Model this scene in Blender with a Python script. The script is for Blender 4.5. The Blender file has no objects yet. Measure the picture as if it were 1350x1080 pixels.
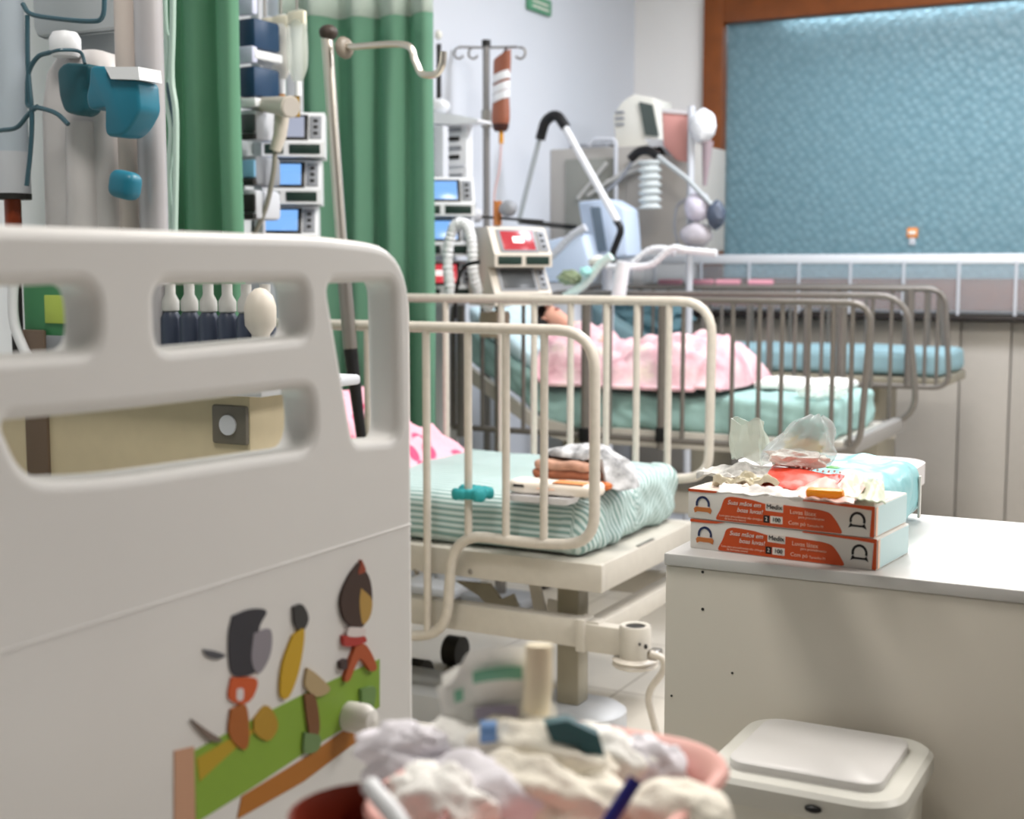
import bpy, bmesh, math, random
from mathutils import Vector, Matrix, noise
random.seed(7)
COL = bpy.context.scene.collection
sc = bpy.context.scene
rad = math.radians

# ------------------------------------------------------------------ camera
F0, YAW, PIT, H = 1800.0, rad(27.8), rad(6.0), 1.45
s_, c_ = math.sin, math.cos
FW = Vector((-s_(YAW)*c_(PIT), c_(YAW)*c_(PIT), -s_(PIT)))
RT = Vector((c_(YAW), s_(YAW), 0))
UP = RT.cross(FW)
EYE = Vector((0, 0, H))

def at(px, py, x=None, y=None, z=None, d=None):
    """a point of the room seen at a photo position, on the plane x=, y=, z= or at depth d"""
    D = FW + RT*((px-675)/F0) + UP*((540-py)/F0)
    if x is not None: t = x/D.x
    elif y is not None: t = y/D.y
    elif z is not None: t = (z-H)/D.z
    else: t = d
    return EYE + D*t

cam = bpy.data.cameras.new('camera'); camo = bpy.data.objects.new('camera', cam); COL.objects.link(camo)
cam.sensor_width = 36; cam.lens = F0/1350*36; cam.clip_start = .05
camo.location = EYE
camo.rotation_euler = (rad(90)-PIT, 0, YAW)
cam.dof.use_dof = True; cam.dof.focus_distance = 2.35; cam.dof.aperture_fstop = 4.3; cam.dof.aperture_blades = 0
sc.camera = camo

# ------------------------------------------------------------------ materials
def lin(h):
    h = h.lstrip('#'); v = [int(h[i:i+2], 16)/255 for i in (0, 2, 4)]
    return tuple(x/12.92 if x <= .04045 else ((x+.055)/1.055)**2.4 for x in v) + (1,)
MC = {}
def mat(name, col='#ffffff', rough=.5, metal=0, spec=.5, trans=0, alpha=1, emit=None, es=0, noise_amt=0, noise_scale=20, bump=0, bump_scale=60, coat=0, ior=1.45, sheen=0):
    if name in MC: return MC[name]
    m = bpy.data.materials.new(name); m.use_nodes = True; MC[name] = m
    nt = m.node_tree; b = nt.nodes['Principled BSDF']
    b.inputs['Base Color'].default_value = lin(col); b.inputs['Roughness'].default_value = rough
    b.inputs['Metallic'].default_value = metal; b.inputs['Specular IOR Level'].default_value = spec
    b.inputs['Transmission Weight'].default_value = trans; b.inputs['Alpha'].default_value = alpha
    b.inputs['IOR'].default_value = ior; b.inputs['Coat Weight'].default_value = coat
    b.inputs['Sheen Weight'].default_value = sheen
    if emit:
        b.inputs['Emission Color'].default_value = lin(emit); b.inputs['Emission Strength'].default_value = es
    tc = nt.nodes.new('ShaderNodeTexCoord')
    if noise_amt:
        n = nt.nodes.new('ShaderNodeTexNoise'); n.inputs['Scale'].default_value = noise_scale; n.inputs['Detail'].default_value = 4
        mx = nt.nodes.new('ShaderNodeMix'); mx.data_type = 'RGBA'; mx.blend_type = 'MULTIPLY'
        r = nt.nodes.new('ShaderNodeMapRange'); r.inputs['From Min'].default_value = .3; r.inputs['From Max'].default_value = .7
        r.inputs['To Min'].default_value = 1-noise_amt; r.inputs['To Max'].default_value = 1
        nt.links.new(tc.outputs['Object'], n.inputs['Vector']); nt.links.new(n.outputs['Fac'], r.inputs['Value'])
        mx.inputs[0].default_value = 1; mx.inputs[6].default_value = lin(col)
        nt.links.new(r.outputs['Result'], mx.inputs[7]); nt.links.new(mx.outputs[2], b.inputs['Base Color'])
    if bump:
        n = nt.nodes.new('ShaderNodeTexNoise'); n.inputs['Scale'].default_value = bump_scale; n.inputs['Detail'].default_value = 3
        bp = nt.nodes.new('ShaderNodeBump'); bp.inputs['Strength'].default_value = bump; bp.inputs['Distance'].default_value = .01
        nt.links.new(tc.outputs['Object'], n.inputs['Vector']); nt.links.new(n.outputs['Fac'], bp.inputs['Height'])
        nt.links.new(bp.outputs['Normal'], b.inputs['Normal'])
    return m

def stripe_mat(name, c1, c2, freq, duty=.5, wob=.0, rough=.8):
    m = bpy.data.materials.new(name); m.use_nodes = True
    nt = m.node_tree; b = nt.nodes['Principled BSDF']; b.inputs['Roughness'].default_value = rough; b.inputs['Specular IOR Level'].default_value = .2
    a = nt.nodes.new('ShaderNodeAttribute'); a.attribute_name = 'stripe'
    mu = nt.nodes.new('ShaderNodeMath'); mu.operation = 'MULTIPLY'; mu.inputs[1].default_value = freq
    fr = nt.nodes.new('ShaderNodeMath'); fr.operation = 'FRACT'
    pp = nt.nodes.new('ShaderNodeMath'); pp.operation = 'PINGPONG'; pp.inputs[1].default_value = .5
    r = nt.nodes.new('ShaderNodeMapRange'); r.inputs['From Min'].default_value = duty*.5-.04; r.inputs['From Max'].default_value = duty*.5+.04
    mx = nt.nodes.new('ShaderNodeMix'); mx.data_type = 'RGBA'; mx.inputs[6].default_value = lin(c1); mx.inputs[7].default_value = lin(c2)
    nt.links.new(a.outputs['Fac'], mu.inputs[0]); nt.links.new(mu.outputs[0], fr.inputs[0]); nt.links.new(fr.outputs[0], pp.inputs[0])
    nt.links.new(pp.outputs[0], r.inputs['Value']); nt.links.new(r.outputs['Result'], mx.inputs[0]); nt.links.new(mx.outputs[2], b.inputs['Base Color'])
    MC[name] = m
    return m

WHITE = mat('white_laminate', '#efece6', .45, noise_amt=.03, noise_scale=6)
PLAST = mat('bed_plastic', '#e4e2df', .4, noise_amt=.03, noise_scale=5)
CREAM = mat('cream_enamel', '#c9c4ba', .35, noise_amt=.06, noise_scale=30)
CREAMR = mat('cream_rail_enamel', '#d0c9be', .32, noise_amt=.1, noise_scale=40)
GREYR = mat('grey_rail_steel', '#79746e', .35, metal=.3, noise_amt=.12, noise_scale=30)
CHROME = mat('chrome', '#e2dbd0', .28, metal=1)
STEEL = mat('brushed_steel', '#9a958f', .35, metal=.9)
DARK = mat('dark_rubber', '#23211f', .6)
BLACK = mat('black_plastic', '#101012', .4)
GREY = mat('grey_plastic', '#8d9096', .5)
LGREY = mat('light_grey_plastic', '#c9ccd2', .5)
MGREY = mat('mid_grey_panel', '#97958f', .5, noise_amt=.04)
MWHITE = mat('medical_white', '#e9ebee', .4)
BEIGE = mat('beige_plastic', '#d0c8bc', .5)
IVORY = mat('ivory_plastic', '#e6e4da', .45)
NAVY = mat('navy_plastic', '#24405f', .4)
TEAL = mat('teal_plastic', '#1f7188', .4)
TEALD = mat('dark_teal_plastic', '#1d5560', .45)
TUBED = mat('dark_teal_tube', '#3a5a66', .35)
BLUEW = mat('pale_blue_plastic', '#c9d9ee', .4)
WOOD = mat('brown_wood', '#8a4a1c', .4, noise_amt=.25, noise_scale=9)
PINKB = mat('pink_basin_plastic', '#eab2a8', .4)
REDBR = mat('red_brown_plastic', '#7a2a16', .4)
GAUZE = mat('white_gauze', '#faf8f3', .9, bump=.4, bump_scale=120)
GAUZEC = mat('cream_gauze', '#f8f1e2', .9, bump=.4, bump_scale=120)
LILAC = mat('lilac_white_wrap', '#ebe7ee', .5, bump=.2, bump_scale=70)
CLEAR = mat('clear_film', '#f2f6f8', .15, alpha=.3, spec=1)
CLEARG = mat('greenish_film', '#eaf0e6', .25, alpha=.45, spec=1)
MILKY = mat('milky_film', '#f4f2ec', .35, alpha=.95)
CURT = mat('green_curtain_cloth', '#7fb096', .75, bump=.15, bump_scale=200, spec=.25)
CURTD = mat('deep_green_curtain_cloth', '#7db394', .75, bump=.15, bump_scale=200, spec=.25)
for m_ in (CURT, CURTD):        # thin cloth lets some of the light through
    nt = m_.node_tree; b_ = nt.nodes['Principled BSDF']; o_ = nt.nodes['Material Output']
    tr_ = nt.nodes.new('ShaderNodeBsdfTranslucent'); tr_.inputs['Color'].default_value = b_.inputs['Base Color'].default_value
    ms_ = nt.nodes.new('ShaderNodeMixShader'); ms_.inputs[0].default_value = .42
    nt.links.new(b_.outputs[0], ms_.inputs[1]); nt.links.new(tr_.outputs[0], ms_.inputs[2]); nt.links.new(ms_.outputs[0], o_.inputs['Surface'])
MESH = mat('curtain_mesh', '#c3d2c8', .8, noise_amt=.1, noise_scale=200)
SHT = mat('teal_sheet', '#a3c8c3', .8, bump=.3, bump_scale=14, noise_amt=.12)
SHTB = mat('blue_teal_sheet', '#96b9c2', .8, bump=.2, bump_scale=14, noise_amt=.1)
SKIN = mat('skin', '#dca690', .5, spec=.3)
HAIR = mat('dark_hair', '#2c211d', .6, bump=.4, bump_scale=90)
SCRB = mat('screen_blue', '#10182a', .2, emit='#7fb4f5', es=1.0)
SCRP = mat('screen_pale', '#20242c', .2, emit='#b9bfd4', es=.7)
SCRR = mat('screen_red', '#2a1012', .2, emit='#d8434d', es=.9)
SCRO = mat('screen_off', '#4a4d50', .25)
SCRW = mat('screen_white_mark', '#ffffff', .3, emit='#f3dede', es=.9)
PUMPD = mat('pump_dark_green', '#1f332c', .35)
CYAN = mat('cyan_film', '#93cdd3', .35, bump=.2, bump_scale=40)
ORANGE = mat('orange_print', '#d6521b', .45)
BOXW = mat('box_card', '#ece7e0', .5)
REDO = mat('red_orange_film', '#d8391b', .4, bump=.15, bump_scale=40)
AMBER = mat('amber_plastic', '#f59a1c', .35)
INK = mat('black_ink', '#1b1716', .6)
INKB = mat('blue_ink', '#232f5c', .6)
INKO = mat('pale_orange_ink', '#fbd3ba', .6)
INKW = mat('white_ink', '#f4ebe2', .6)

PINK = mat('pink_fleece', '#ecc3c9', .9, bump=.35, bump_scale=30)
def pinkmix():
    nt = PINK.node_tree; b = nt.nodes['Principled BSDF']; tc = nt.nodes.new('ShaderNodeTexCoord')
    n = nt.nodes.new('ShaderNodeTexNoise'); n.inputs['Scale'].default_value = 9; n.inputs['Detail'].default_value = 5
    r = nt.nodes.new('ShaderNodeValToRGB'); e = r.color_ramp.elements
    e[0].position = .3; e[0].color = lin('#c08f99'); e[1].position = .75; e[1].color = lin('#e8d9c4')
    x = e.new(.45); x.color = lin('#d9adb4'); x = e.new(.6); x.color = lin('#e3c3c5')
    nt.links.new(tc.outputs['Object'], n.inputs['Vector']); nt.links.new(n.outputs['Fac'], r.inputs['Fac']); nt.links.new(r.outputs['Color'], b.inputs['Base Color'])
pinkmix()

# ------------------------------------------------------------------ object helpers
ORG = {}
def tag(o, label=None, cat=None, group=None, kind=None):
    if label: o['label'] = label
    if cat: o['category'] = cat
    if group: o['group'] = group
    if kind: o['kind'] = kind
    return o

def thing(name, loc, label, cat, group=None, rotz=0):
    o = bpy.data.objects.new(name, None); COL.objects.link(o); o.empty_display_size = .05
    o.location = loc; o.rotation_euler = (0, 0, rotz); ORG[o.name] = Vector(loc)
    return tag(o, label, cat, group)

def copy_tree(o, parent=None, swap=None):
    c = o.copy(); COL.objects.link(c)
    if parent: c.parent = parent
    if swap and c.type == 'MESH':
        for a, b in swap.items():
            if c.data.materials and c.data.materials[0] == a:
                c.data = c.data.copy(); c.data.materials[0] = b
    for ch in [k for k in o.children]: copy_tree(ch, c, swap)
    return c

def fillet(pts, r, n=6):
    """round the corners of a polyline"""
    P = [Vector(p) for p in pts]; out = [P[0]]
    for i in range(1, len(P)-1):
        a, b, c = P[i-1], P[i], P[i+1]
        d1, d2 = (a-b), (c-b); l = min(r, d1.length*.49, d2.length*.49)
        p, q = b+d1.normalized()*l, b+d2.normalized()*l
        for k in range(n+1):
            t = k/n; out.append(p*(1-t)**2 + b*2*t*(1-t) + q*t*t)
    out.append(P[-1]); return out

def spline(pts, n=8):
    P = [Vector(p) for p in pts]; P = [P[0]*2-P[1]] + P + [P[-1]*2-P[-2]]; out = []
    for i in range(1, len(P)-2):
        a, b, c, d = P[i-1:i+3]
        for k in range(n):
            t = k/n
            out.append(.5*((2*b)+(-a+c)*t+(2*a-5*b+4*c-d)*t*t+(-a+3*b-3*c+d)*t**3))
    out.append(P[-2]); return out

def rrect(w, d, r, n=5, cx=0, cy=0):
    out = []
    for (sx, sy, a0) in ((1, 1, 0), (-1, 1, 90), (-1, -1, 180), (1, -1, 270)):
        for k in range(n+1):
            a = rad(a0+90*k/n); out.append((cx+sx*(w/2-r)+r*c_(a), cy+sy*(d/2-r)+r*s_(a)))
    return out

class MB:
    def __init__(self): self.bm = bmesh.new()
    def box(self, c, s, bev=0, rot=None, seg=2):
        t = bmesh.new(); bmesh.ops.create_cube(t, size=1)
        for v in t.verts: v.co = Vector((v.co.x*s[0], v.co.y*s[1], v.co.z*s[2]))
        if bev: bmesh.ops.bevel(t, geom=t.edges[:], offset=bev, segments=seg, affect='EDGES', profile=.5)
        M = Matrix.Translation(Vector(c)) @ (rot.to_4x4() if rot else Matrix())
        self.join(t, M); return self
    def join(self, t, M=None):
        mp = {}
        for v in t.verts: mp[v] = self.bm.verts.new(M @ v.co if M else v.co)
        for f in t.faces:
            try: self.bm.faces.new([mp[v] for v in f.verts])
            except ValueError: pass
        t.free(); return self
    def loft(self, rings, cap=True, closed=True):
        R = [[self.bm.verts.new(Vector(p)) for p in r] for r in rings]; n = len(R[0])
        for a, b in zip(R, R[1:]):
            for i in range(n if closed else n-1):
                j = (i+1) % n; self.bm.faces.new((a[i], a[j], b[j], b[i]))
        if cap and closed:
            self.bm.faces.new(R[0][::-1]); self.bm.faces.new(R[-1])
        return self
    def tube(self, pts, r, n=10, cap=True):
        P = [Vector(p) for p in pts]; Q = [P[0]]
        for p in P[1:]:
            if (p-Q[-1]).length > 1e-5: Q.append(p)
        P = Q; N = len(P); rings = []; up = None
        for i, p in enumerate(P):
            t = (P[min(i+1, N-1)]-P[max(i-1, 0)]).normalized()
            if up is None: up = t.orthogonal().normalized()
            up = up - t*up.dot(t)
            up = up.normalized() if up.length > 1e-6 else t.orthogonal().normalized()
            b = t.cross(up); rr = r(i/(N-1)) if callable(r) else r
            rings.append([p+(up*c_(2*math.pi*k/n)+b*s_(2*math.pi*k/n))*rr for k in range(n)])
        return self.loft(rings, cap)
    def cyl(self, a, b, r, r2=None, n=16):
        a, b = Vector(a), Vector(b); r2 = r if r2 is None else r2
        return self.tube([a, b], lambda t: r+(r2-r)*t, n)
    def lathe(self, prof, c=(0, 0, 0), n=24, axis=None):
        q = Vector((0, 0, 1)).rotation_difference(Vector(axis)) if axis else None; c = Vector(c); rings = []
        for r, z in prof:
            rings.append([c+(q @ Vector((r*c_(2*math.pi*k/n), r*s_(2*math.pi*k/n), z)) if q else Vector((r*c_(2*math.pi*k/n), r*s_(2*math.pi*k/n), z))) for k in range(n)])
        return self.loft(rings)
    def soft_prism(self, poly, off, bev=.008, rnd=.012):
        P = [Vector(p) for p in poly]; n = len(P); Q = []
        for i in range(n):
            a, b, c = P[i-1], P[i], P[(i+1) % n]; l = min(rnd, (a-b).length*.4, (c-b).length*.4)
            p, q = b+(a-b).normalized()*l, b+(c-b).normalized()*l
            for k in range(4):
                t_ = k/3; Q.append(p*(1-t_)**2+b*2*t_*(1-t_)+q*t_*t_)
        off = Vector(off); cen = sum(Q, Vector())/len(Q); R_ = []
        for f, k in ((0, bev), (.3, bev*.3), (1, 0)):
            d = min(bev, off.length*.4)*f/off.length
            R_.append([p+(cen-p).normalized()*k+off*d for p in Q])
        for f, k in ((1, 0), (.3, bev*.3), (0, bev)):
            d = 1-min(bev, off.length*.4)*f/off.length
            R_.append([p+(cen-p).normalized()*k+off*d for p in Q])
        return self.loft(R_)
    def prism(self, poly, off):
        """poly: 3-D points in one plane; off: extrusion vector"""
        off = Vector(off); return self.loft([[Vector(p) for p in poly], [Vector(p)+off for p in poly]])
    def blob(self, c, rad3, amp=0, freq=3, seed=0, sub=3, sharp=False, rot=None):
        t = bmesh.new(); bmesh.ops.create_icosphere(t, subdivisions=sub, radius=1)
        for v in t.verts:
            q = v.co*freq+Vector((seed*3.1, seed*1.7, seed*.9))
            d = noise.noise(q)+.5*noise.noise(q*2.1)
            if sharp: d = abs(d)*1.6-.5
            k = 1+amp*d
            v.co = Vector((v.co.x*rad3[0]*k, v.co.y*rad3[1]*k, v.co.z*rad3[2]*k))
        return self.join(t, Matrix.Translation(Vector(c)) @ (rot.to_4x4() if rot else Matrix()))
    def grid(self, f, nu, nv, thick=0):
        V = [[self.bm.verts.new(Vector(f(i/nu, j/nv))) for j in range(nv+1)] for i in range(nu+1)]
        for i in range(nu):
            for j in range(nv): self.bm.faces.new((V[i][j], V[i+1][j], V[i+1][j+1], V[i][j+1]))
        if thick:
            bmesh.ops.recalc_face_normals(self.bm, faces=self.bm.faces[:])
            bmesh.ops.solidify(self.bm, geom=self.bm.faces[:], thickness=thick)
        return self
    def build(self, name, m, parent=None, angle=38, label=None, world=True, recalc=True):
        if recalc: bmesh.ops.recalc_face_normals(self.bm, faces=self.bm.faces[:])
        o_ = Vector((0, 0, 0))
        if parent is not None and world:
            o_ = ORG[parent.name]
            for v in self.bm.verts: v.co -= o_
        me = bpy.data.meshes.new(name); self.bm.to_mesh(me); self.bm.free()
        for p in me.polygons: p.use_smooth = True
        me.set_sharp_from_angle(angle=rad(angle))
        me.materials.append(m)
        o = bpy.data.objects.new(name, me); COL.objects.link(o)
        if parent is not None: o.parent = parent
        ORG[o.name] = o_
        if label: o['label'] = label
        return o
    def build_top(self, name, m, label, cat, group=None, angle=38, kind=None):
        """one-mesh thing: origin at the foot of its bounding box"""
        xs = [v.co.copy() for v in self.bm.verts]
        o_ = Vector(((min(v.x for v in xs)+max(v.x for v in xs))/2, (min(v.y for v in xs)+max(v.y for v in xs))/2, min(v.z for v in xs)))
        for v in self.bm.verts: v.co -= o_
        o = self.build(name, m, None, angle); o.location = o_; ORG[o.name] = o_
        return tag(o, label, cat, group, kind)

def struct(mb, name, m, angle=30):
    o = mb.build(name, m, None, angle); o['kind'] = 'structure'; return o

def from_curve(cu, M=None):
    tmp = bpy.data.objects.new('tmp', cu); COL.objects.link(tmp)
    bpy.context.view_layer.update()
    me = bpy.data.meshes.new_from_object(tmp.evaluated_get(bpy.context.evaluated_depsgraph_get()))
    bpy.data.objects.remove(tmp); 
    b = MB(); b.bm.from_mesh(me); bpy.data.meshes.remove(me)
    if M: bmesh.ops.transform(b.bm, matrix=M, verts=b.bm.verts[:])
    return b

def shape(polys, depth, bevel=0, M=None):
    """filled 2-D outline with holes, extruded"""
    cu = bpy.data.curves.new('tmp', 'CURVE'); cu.dimensions = '2D'; cu.fill_mode = 'BOTH'
    cu.extrude = depth/2-bevel; cu.bevel_depth = bevel; cu.bevel_resolution = 3; cu.offset = -bevel
    for p in polys:
        s = cu.splines.new('POLY'); s.points.add(len(p)-1); s.use_cyclic_u = True
        for q, w in zip(s.points, p): q.co = (w[0], w[1], 0, 1)
    b = from_curve(cu, M); return b

def text(t, size, M, depth=.0004, shear=0, align='CENTER'):
    cu = bpy.data.curves.new('tmp', 'FONT'); cu.body = t; cu.size = size; cu.extrude = depth; cu.shear = shear
    cu.align_x = align; cu.align_y = 'CENTER'
    return from_curve(cu, M)

def round_poly(pts, r, n=5):
    P = [Vector((p[0], p[1], 0)) for p in pts]; out = []
    for i in range(len(P)):
        a, b, c = P[i-1], P[i], P[(i+1) % len(P)]
        rr = r[i] if isinstance(r, (list, tuple)) else r
        l = min(rr, (a-b).length*.49, (c-b).length*.49)
        p, q = b+(a-b).normalized()*l, b+(c-b).normalized()*l
        for k in range(n+1):
            t = k/n; w = p*(1-t)**2+b*2*t*(1-t)+q*t*t; out.append((w.x, w.y))
    return out

def soft_box(x0, x1, y0, y1, z0, z1, r=.04, nx=60, ny=30, nz=8, disp=None, bend=None):
    """a rounded cushion whose faces carry a 'stripe' coordinate running across its width"""
    t = bmesh.new(); V = {}
    def vert(i, j, k):
        key = (i, j, k)
        if key in V: return V[key]
        p = Vector((x0+(x1-x0)*i/nx, y0+(y1-y0)*j/ny, z0+(z1-z0)*k/nz))
        q = Vector((min(max(p.x, x0+r), x1-r), min(max(p.y, y0+r), y1-r), min(max(p.z, z0+r), z1-r)))
        d = p-q
        if d.length > 1e-6: p = q+d.normalized()*min(r, d.length if d.length > 0 else 0) if d.length > r else p
        V[key] = t.verts.new(p); return V[key]
    for i in range(nx):
        for j in range(ny):
            for k in (0, nz): t.faces.new((vert(i, j, k), vert(i+1, j, k), vert(i+1, j+1, k), vert(i, j+1, k)))
    for i in range(nx):
        for k in range(nz):
            for j in (0, ny): t.faces.new((vert(i, j, k), vert(i+1, j, k), vert(i+1, j, k+1), vert(i, j, k+1)))
    for j in range(ny):
        for k in range(nz):
            for i in (0, nx): t.faces.new((vert(i, j, k), vert(i, j+1, k), vert(i, j+1, k+1), vert(i, j, k+1)))
    lay = t.verts.layers.float.new('stripe')
    bmesh.ops.recalc_face_normals(t, faces=t.faces[:]); t.normal_update()
    ym = (y0+y1)/2
    for v in t.verts:
        sg = -1 if v.co.y < ym else 1
        v[lay] = v.co.y + sg*(z1-v.co.z)
    for v in t.verts:
        if disp: v.co += v.normal*disp(v.co)
    if bend:
        for v in t.verts: v.co = bend(v.co)
    b = MB(); b.bm.free(); b.bm = t; return b

# ------------------------------------------------------------------ room
XL, YB, XR, YF, ZC = -3.36, 8.0, 3.4, -2.2, 3.45
floor_m = mat('floor_tile', '#cfc9be', .3, noise_amt=.05, noise_scale=3)
def floor_mat():
    nt = floor_m.node_tree; b = nt.nodes['Principled BSDF']
    tc = nt.nodes.new('ShaderNodeTexCoord'); br = nt.nodes.new('ShaderNodeTexBrick')
    br.offset = 0; br.inputs['Scale'].default_value = 1; br.inputs['Mortar Size'].default_value = .004
    br.inputs['Brick Width'].default_value = .6; br.inputs['Row Height'].default_value = .6
    br.inputs['Color1'].default_value = lin('#cfc9be'); br.inputs['Color2'].default_value = lin('#cac4b9'); br.inputs['Mortar'].default_value = lin('#9b9387')
    nt.links.new(tc.outputs['Object'], br.inputs['Vector']); nt.links.new(br.outputs['Color'], b.inputs['Base Color'])
floor_mat()
wall_m = mat('wall_paint', '#d9dde4', .6, noise_amt=.02, noise_scale=2)
wallw_m = mat('wall_paint_warm', '#f3f0ec', .6, noise_amt=.02, noise_scale=2)
struct(MB().box(((XL+XR)/2, (YB+YF)/2, -.05), (XR-XL+.4, YB-YF+.4, .1)), 'floor', floor_m)
struct(MB().box(((XL+XR)/2, (YB+YF)/2, ZC+.05), (XR-XL+.4, YB-YF+.4, .1)), 'ceiling', mat('ceiling_paint', '#f1f1ef', .8))
struct(MB().box((XL-.05, (YB+YF)/2, ZC/2), (.1, YB-YF+.2, ZC)), 'wall_left', wall_m)
struct(MB().box((XR+.05, (YB+YF)/2, ZC/2), (.1, YB-YF+.2, ZC)), 'wall_right', mat('bounce_cut_grey', '#85878a', .6))  # grey of both unseen walls is set dark to cut bounce light
struct(MB().box(((XL+XR)/2, YF-.05, ZC/2), (XR-XL+.2, .1, ZC)), 'wall_front', mat('bounce_cut_grey'))
WX0, WX1, WZ0, WZ1 = -2.89, .35, 1.2, 3.06        # window opening
bw = MB()
bw.box(((XL+WX0)/2, YB+.05, ZC/2), (WX0-XL, .1, ZC))
bw.box(((XR+WX1)/2, YB+.05, ZC/2), (XR-WX1, .1, ZC))
bw.box(((WX0+WX1)/2, YB+.05, WZ0/2), (WX1-WX0, .1, WZ0))
bw.box(((WX0+WX1)/2, YB+.05, (WZ1+ZC)/2), (WX1-WX0, .1, ZC-WZ1))
struct(bw, 'wall_back', wallw_m)

# window: brown frame, patterned frosted pane
win = bpy.data.objects.new('window_1', None); COL.objects.link(win); win['kind'] = 'structure'
win.location = ((WX0+WX1)/2, YB, WZ0); ORG[win.name] = Vector(win.location)
fr = MB(); fw = .125
fr.box((WX0+fw/2, YB-.005, (WZ0+WZ1)/2), (fw, .12, WZ1-WZ0), .006)
fr.box((WX1-fw/2, YB-.005, (WZ0+WZ1)/2), (fw, .12, WZ1-WZ0), .006)
fr.box(((WX0+WX1)/2, YB-.005, WZ1-.085), (WX1-WX0-2*fw, .11, .17), .006)
fr.box(((WX0+WX1)/2, YB-.005, WZ0+.09), (WX1-WX0-2*fw, .11, .18), .006)
fr.build('window_frame', WOOD, win)
def glass_mat():
    m = bpy.data.materials.new('patterned_glass'); m.use_nodes = True; nt = m.node_tree
    b = nt.nodes['Principled BSDF']
    b.inputs['Base Color'].default_value = lin('#a9c6cf'); b.inputs['Roughness'].default_value = .32
    b.inputs['Transmission Weight'].default_value = .55; b.inputs['IOR'].default_value = 1.25
    tc = nt.nodes.new('ShaderNodeTexCoord'); mp = nt.nodes.new('ShaderNodeMapping')
    mp.inputs['Rotation'].default_value = (0, rad(35), 0)
    v = nt.nodes.new('ShaderNodeTexVoronoi'); v.inputs['Scale'].default_value = 22; v.feature = 'SMOOTH_F1'
    v.inputs['Randomness'].default_value = .45
    bp = nt.nodes.new('ShaderNodeBump'); bp.inputs['Strength'].default_value = .55; bp.inputs['Distance'].default_value = .02
    nt.links.new(tc.outputs['Object'], mp.inputs['Vector']); nt.links.new(mp.outputs['Vector'], v.inputs['Vector'])
    nt.links.new(v.outputs['Distance'], bp.inputs['Height']); nt.links.new(bp.outputs['Normal'], b.inputs['Normal'])
    r = nt.nodes.new('ShaderNodeMapRange'); r.inputs['From Max'].default_value = .7
    mx = nt.nodes.new('ShaderNodeMix'); mx.data_type = 'RGBA'; mx.inputs[6].default_value = lin('#a9c3cb'); mx.inputs[7].default_value = lin('#86a6b0')
    nt.links.new(v.outputs['Distance'], r.inputs['Value']); nt.links.new(r.outputs['Result'], mx.inputs[0]); nt.links.new(mx.outputs[2], b.inputs['Base Color'])
    return m
MB().box(((WX0+WX1)/2, YB+.02, (WZ0+WZ1)/2), (WX1-WX0-2*fw+.02, .008, WZ1-WZ0-.3)).build('window_pane', glass_mat(), win)
# bluish wall and floor added behind the glass to show through it
struct(MB().box((-1.3, 10.2, ZC/2), (6.6, .1, ZC)), 'wall_backdrop', mat('backdrop_paint', '#9fc4cc', .7))
struct(MB().box((-1.3, 9.15, -.05), (6.6, 2.1, .1)), 'floor_backdrop', floor_m)
# sill coloured dark to carry the shadow line, white panelling under it
struct(MB().box(((WX0+WX1)/2, YB-.09, 1.165), (WX1-WX0+.3, .18, .03), .004), 'trim_1', mat('sill_shadow_dark', '#2b2523', .4))
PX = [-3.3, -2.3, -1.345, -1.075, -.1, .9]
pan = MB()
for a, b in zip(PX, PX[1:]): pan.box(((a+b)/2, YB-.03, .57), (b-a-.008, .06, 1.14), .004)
struct(pan, 'trim_2', mat('shaded_white_panelling', '#b2aca3', .5, noise_amt=.03))  # white laminate with its shade put into the base colour
struct(MB().box((XL+.012, 3.0, .5), (.024, 4.6, 1.0), .004), 'trim_3', mat('beige_dado', '#cbbd9c', .6, noise_amt=.08, noise_scale=5))

# acrylic guard with a white cap along the sill
GY = 7.86
gd = thing('acrylic_guard', (-1.5, GY, 1.18), 'clear upright guard with a white top rail along the window sill', 'guard')
MB().box((-1.45, GY, 1.49), (3.6, .03, .055), .01).build('top_rail', MWHITE, gd, label='white top rail')
MB().box((-1.45, GY, 1.33), (3.56, .008, .28)).build('acrylic_panel', mat('acrylic', '#cfd6dc', .15, alpha=.2), gd)
for i in range(12):
    x = -3.15+i*.3
    MB().cyl((x, GY-.012, 1.18), (x, GY-.012, 1.475), .009, n=8).build('guard_bar', LGREY, gd)

# small orange tag on the glass
p = at(1203, 308, y=YB+.008)
og = thing('hanging_tag', (p.x, p.y, p.z-.05), 'small orange tag stuck low on the frosted window', 'tag')
MB().box((p.x, p.y-.002, p.z+.005), (.06, .012, .055), .003).build('tag_face', mat('orange_tag', '#f0902a', .5), og)
MB().box((p.x, p.y-.012, p.z+.005), (.04, .004, .02), .001).build('tag_mark', INKW, og)
MB().box((p.x, p.y, p.z-.045), (.035, .01, .04), .002).build('tag_strip', LGREY, og)

# green exit sign on the left wall
pa, pb = at(697, -10, x=XL+.02), at(727, 22, x=XL+.02)
ex = thing('exit_sign', (XL, (pa.y+pb.y)/2, pb.z), 'small green and white sign high on the left wall', 'sign')
MB().box((XL+.012, (pa.y+pb.y)/2, (pa.z+pb.z)/2), (.02, pb.y-pa.y, pa.z-pb.z), .003).build('sign_plate', mat('exit_green', '#5d9a78', .5), ex)
for k in (.28, .6):
    MB().box((XL+.023, (pa.y+pb.y)/2, pb.z+(pa.z-pb.z)*k), (.003, (pb.y-pa.y)*.7, (pa.z-pb.z)*.1), .001).build('sign_line', INKW, ex)

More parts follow.
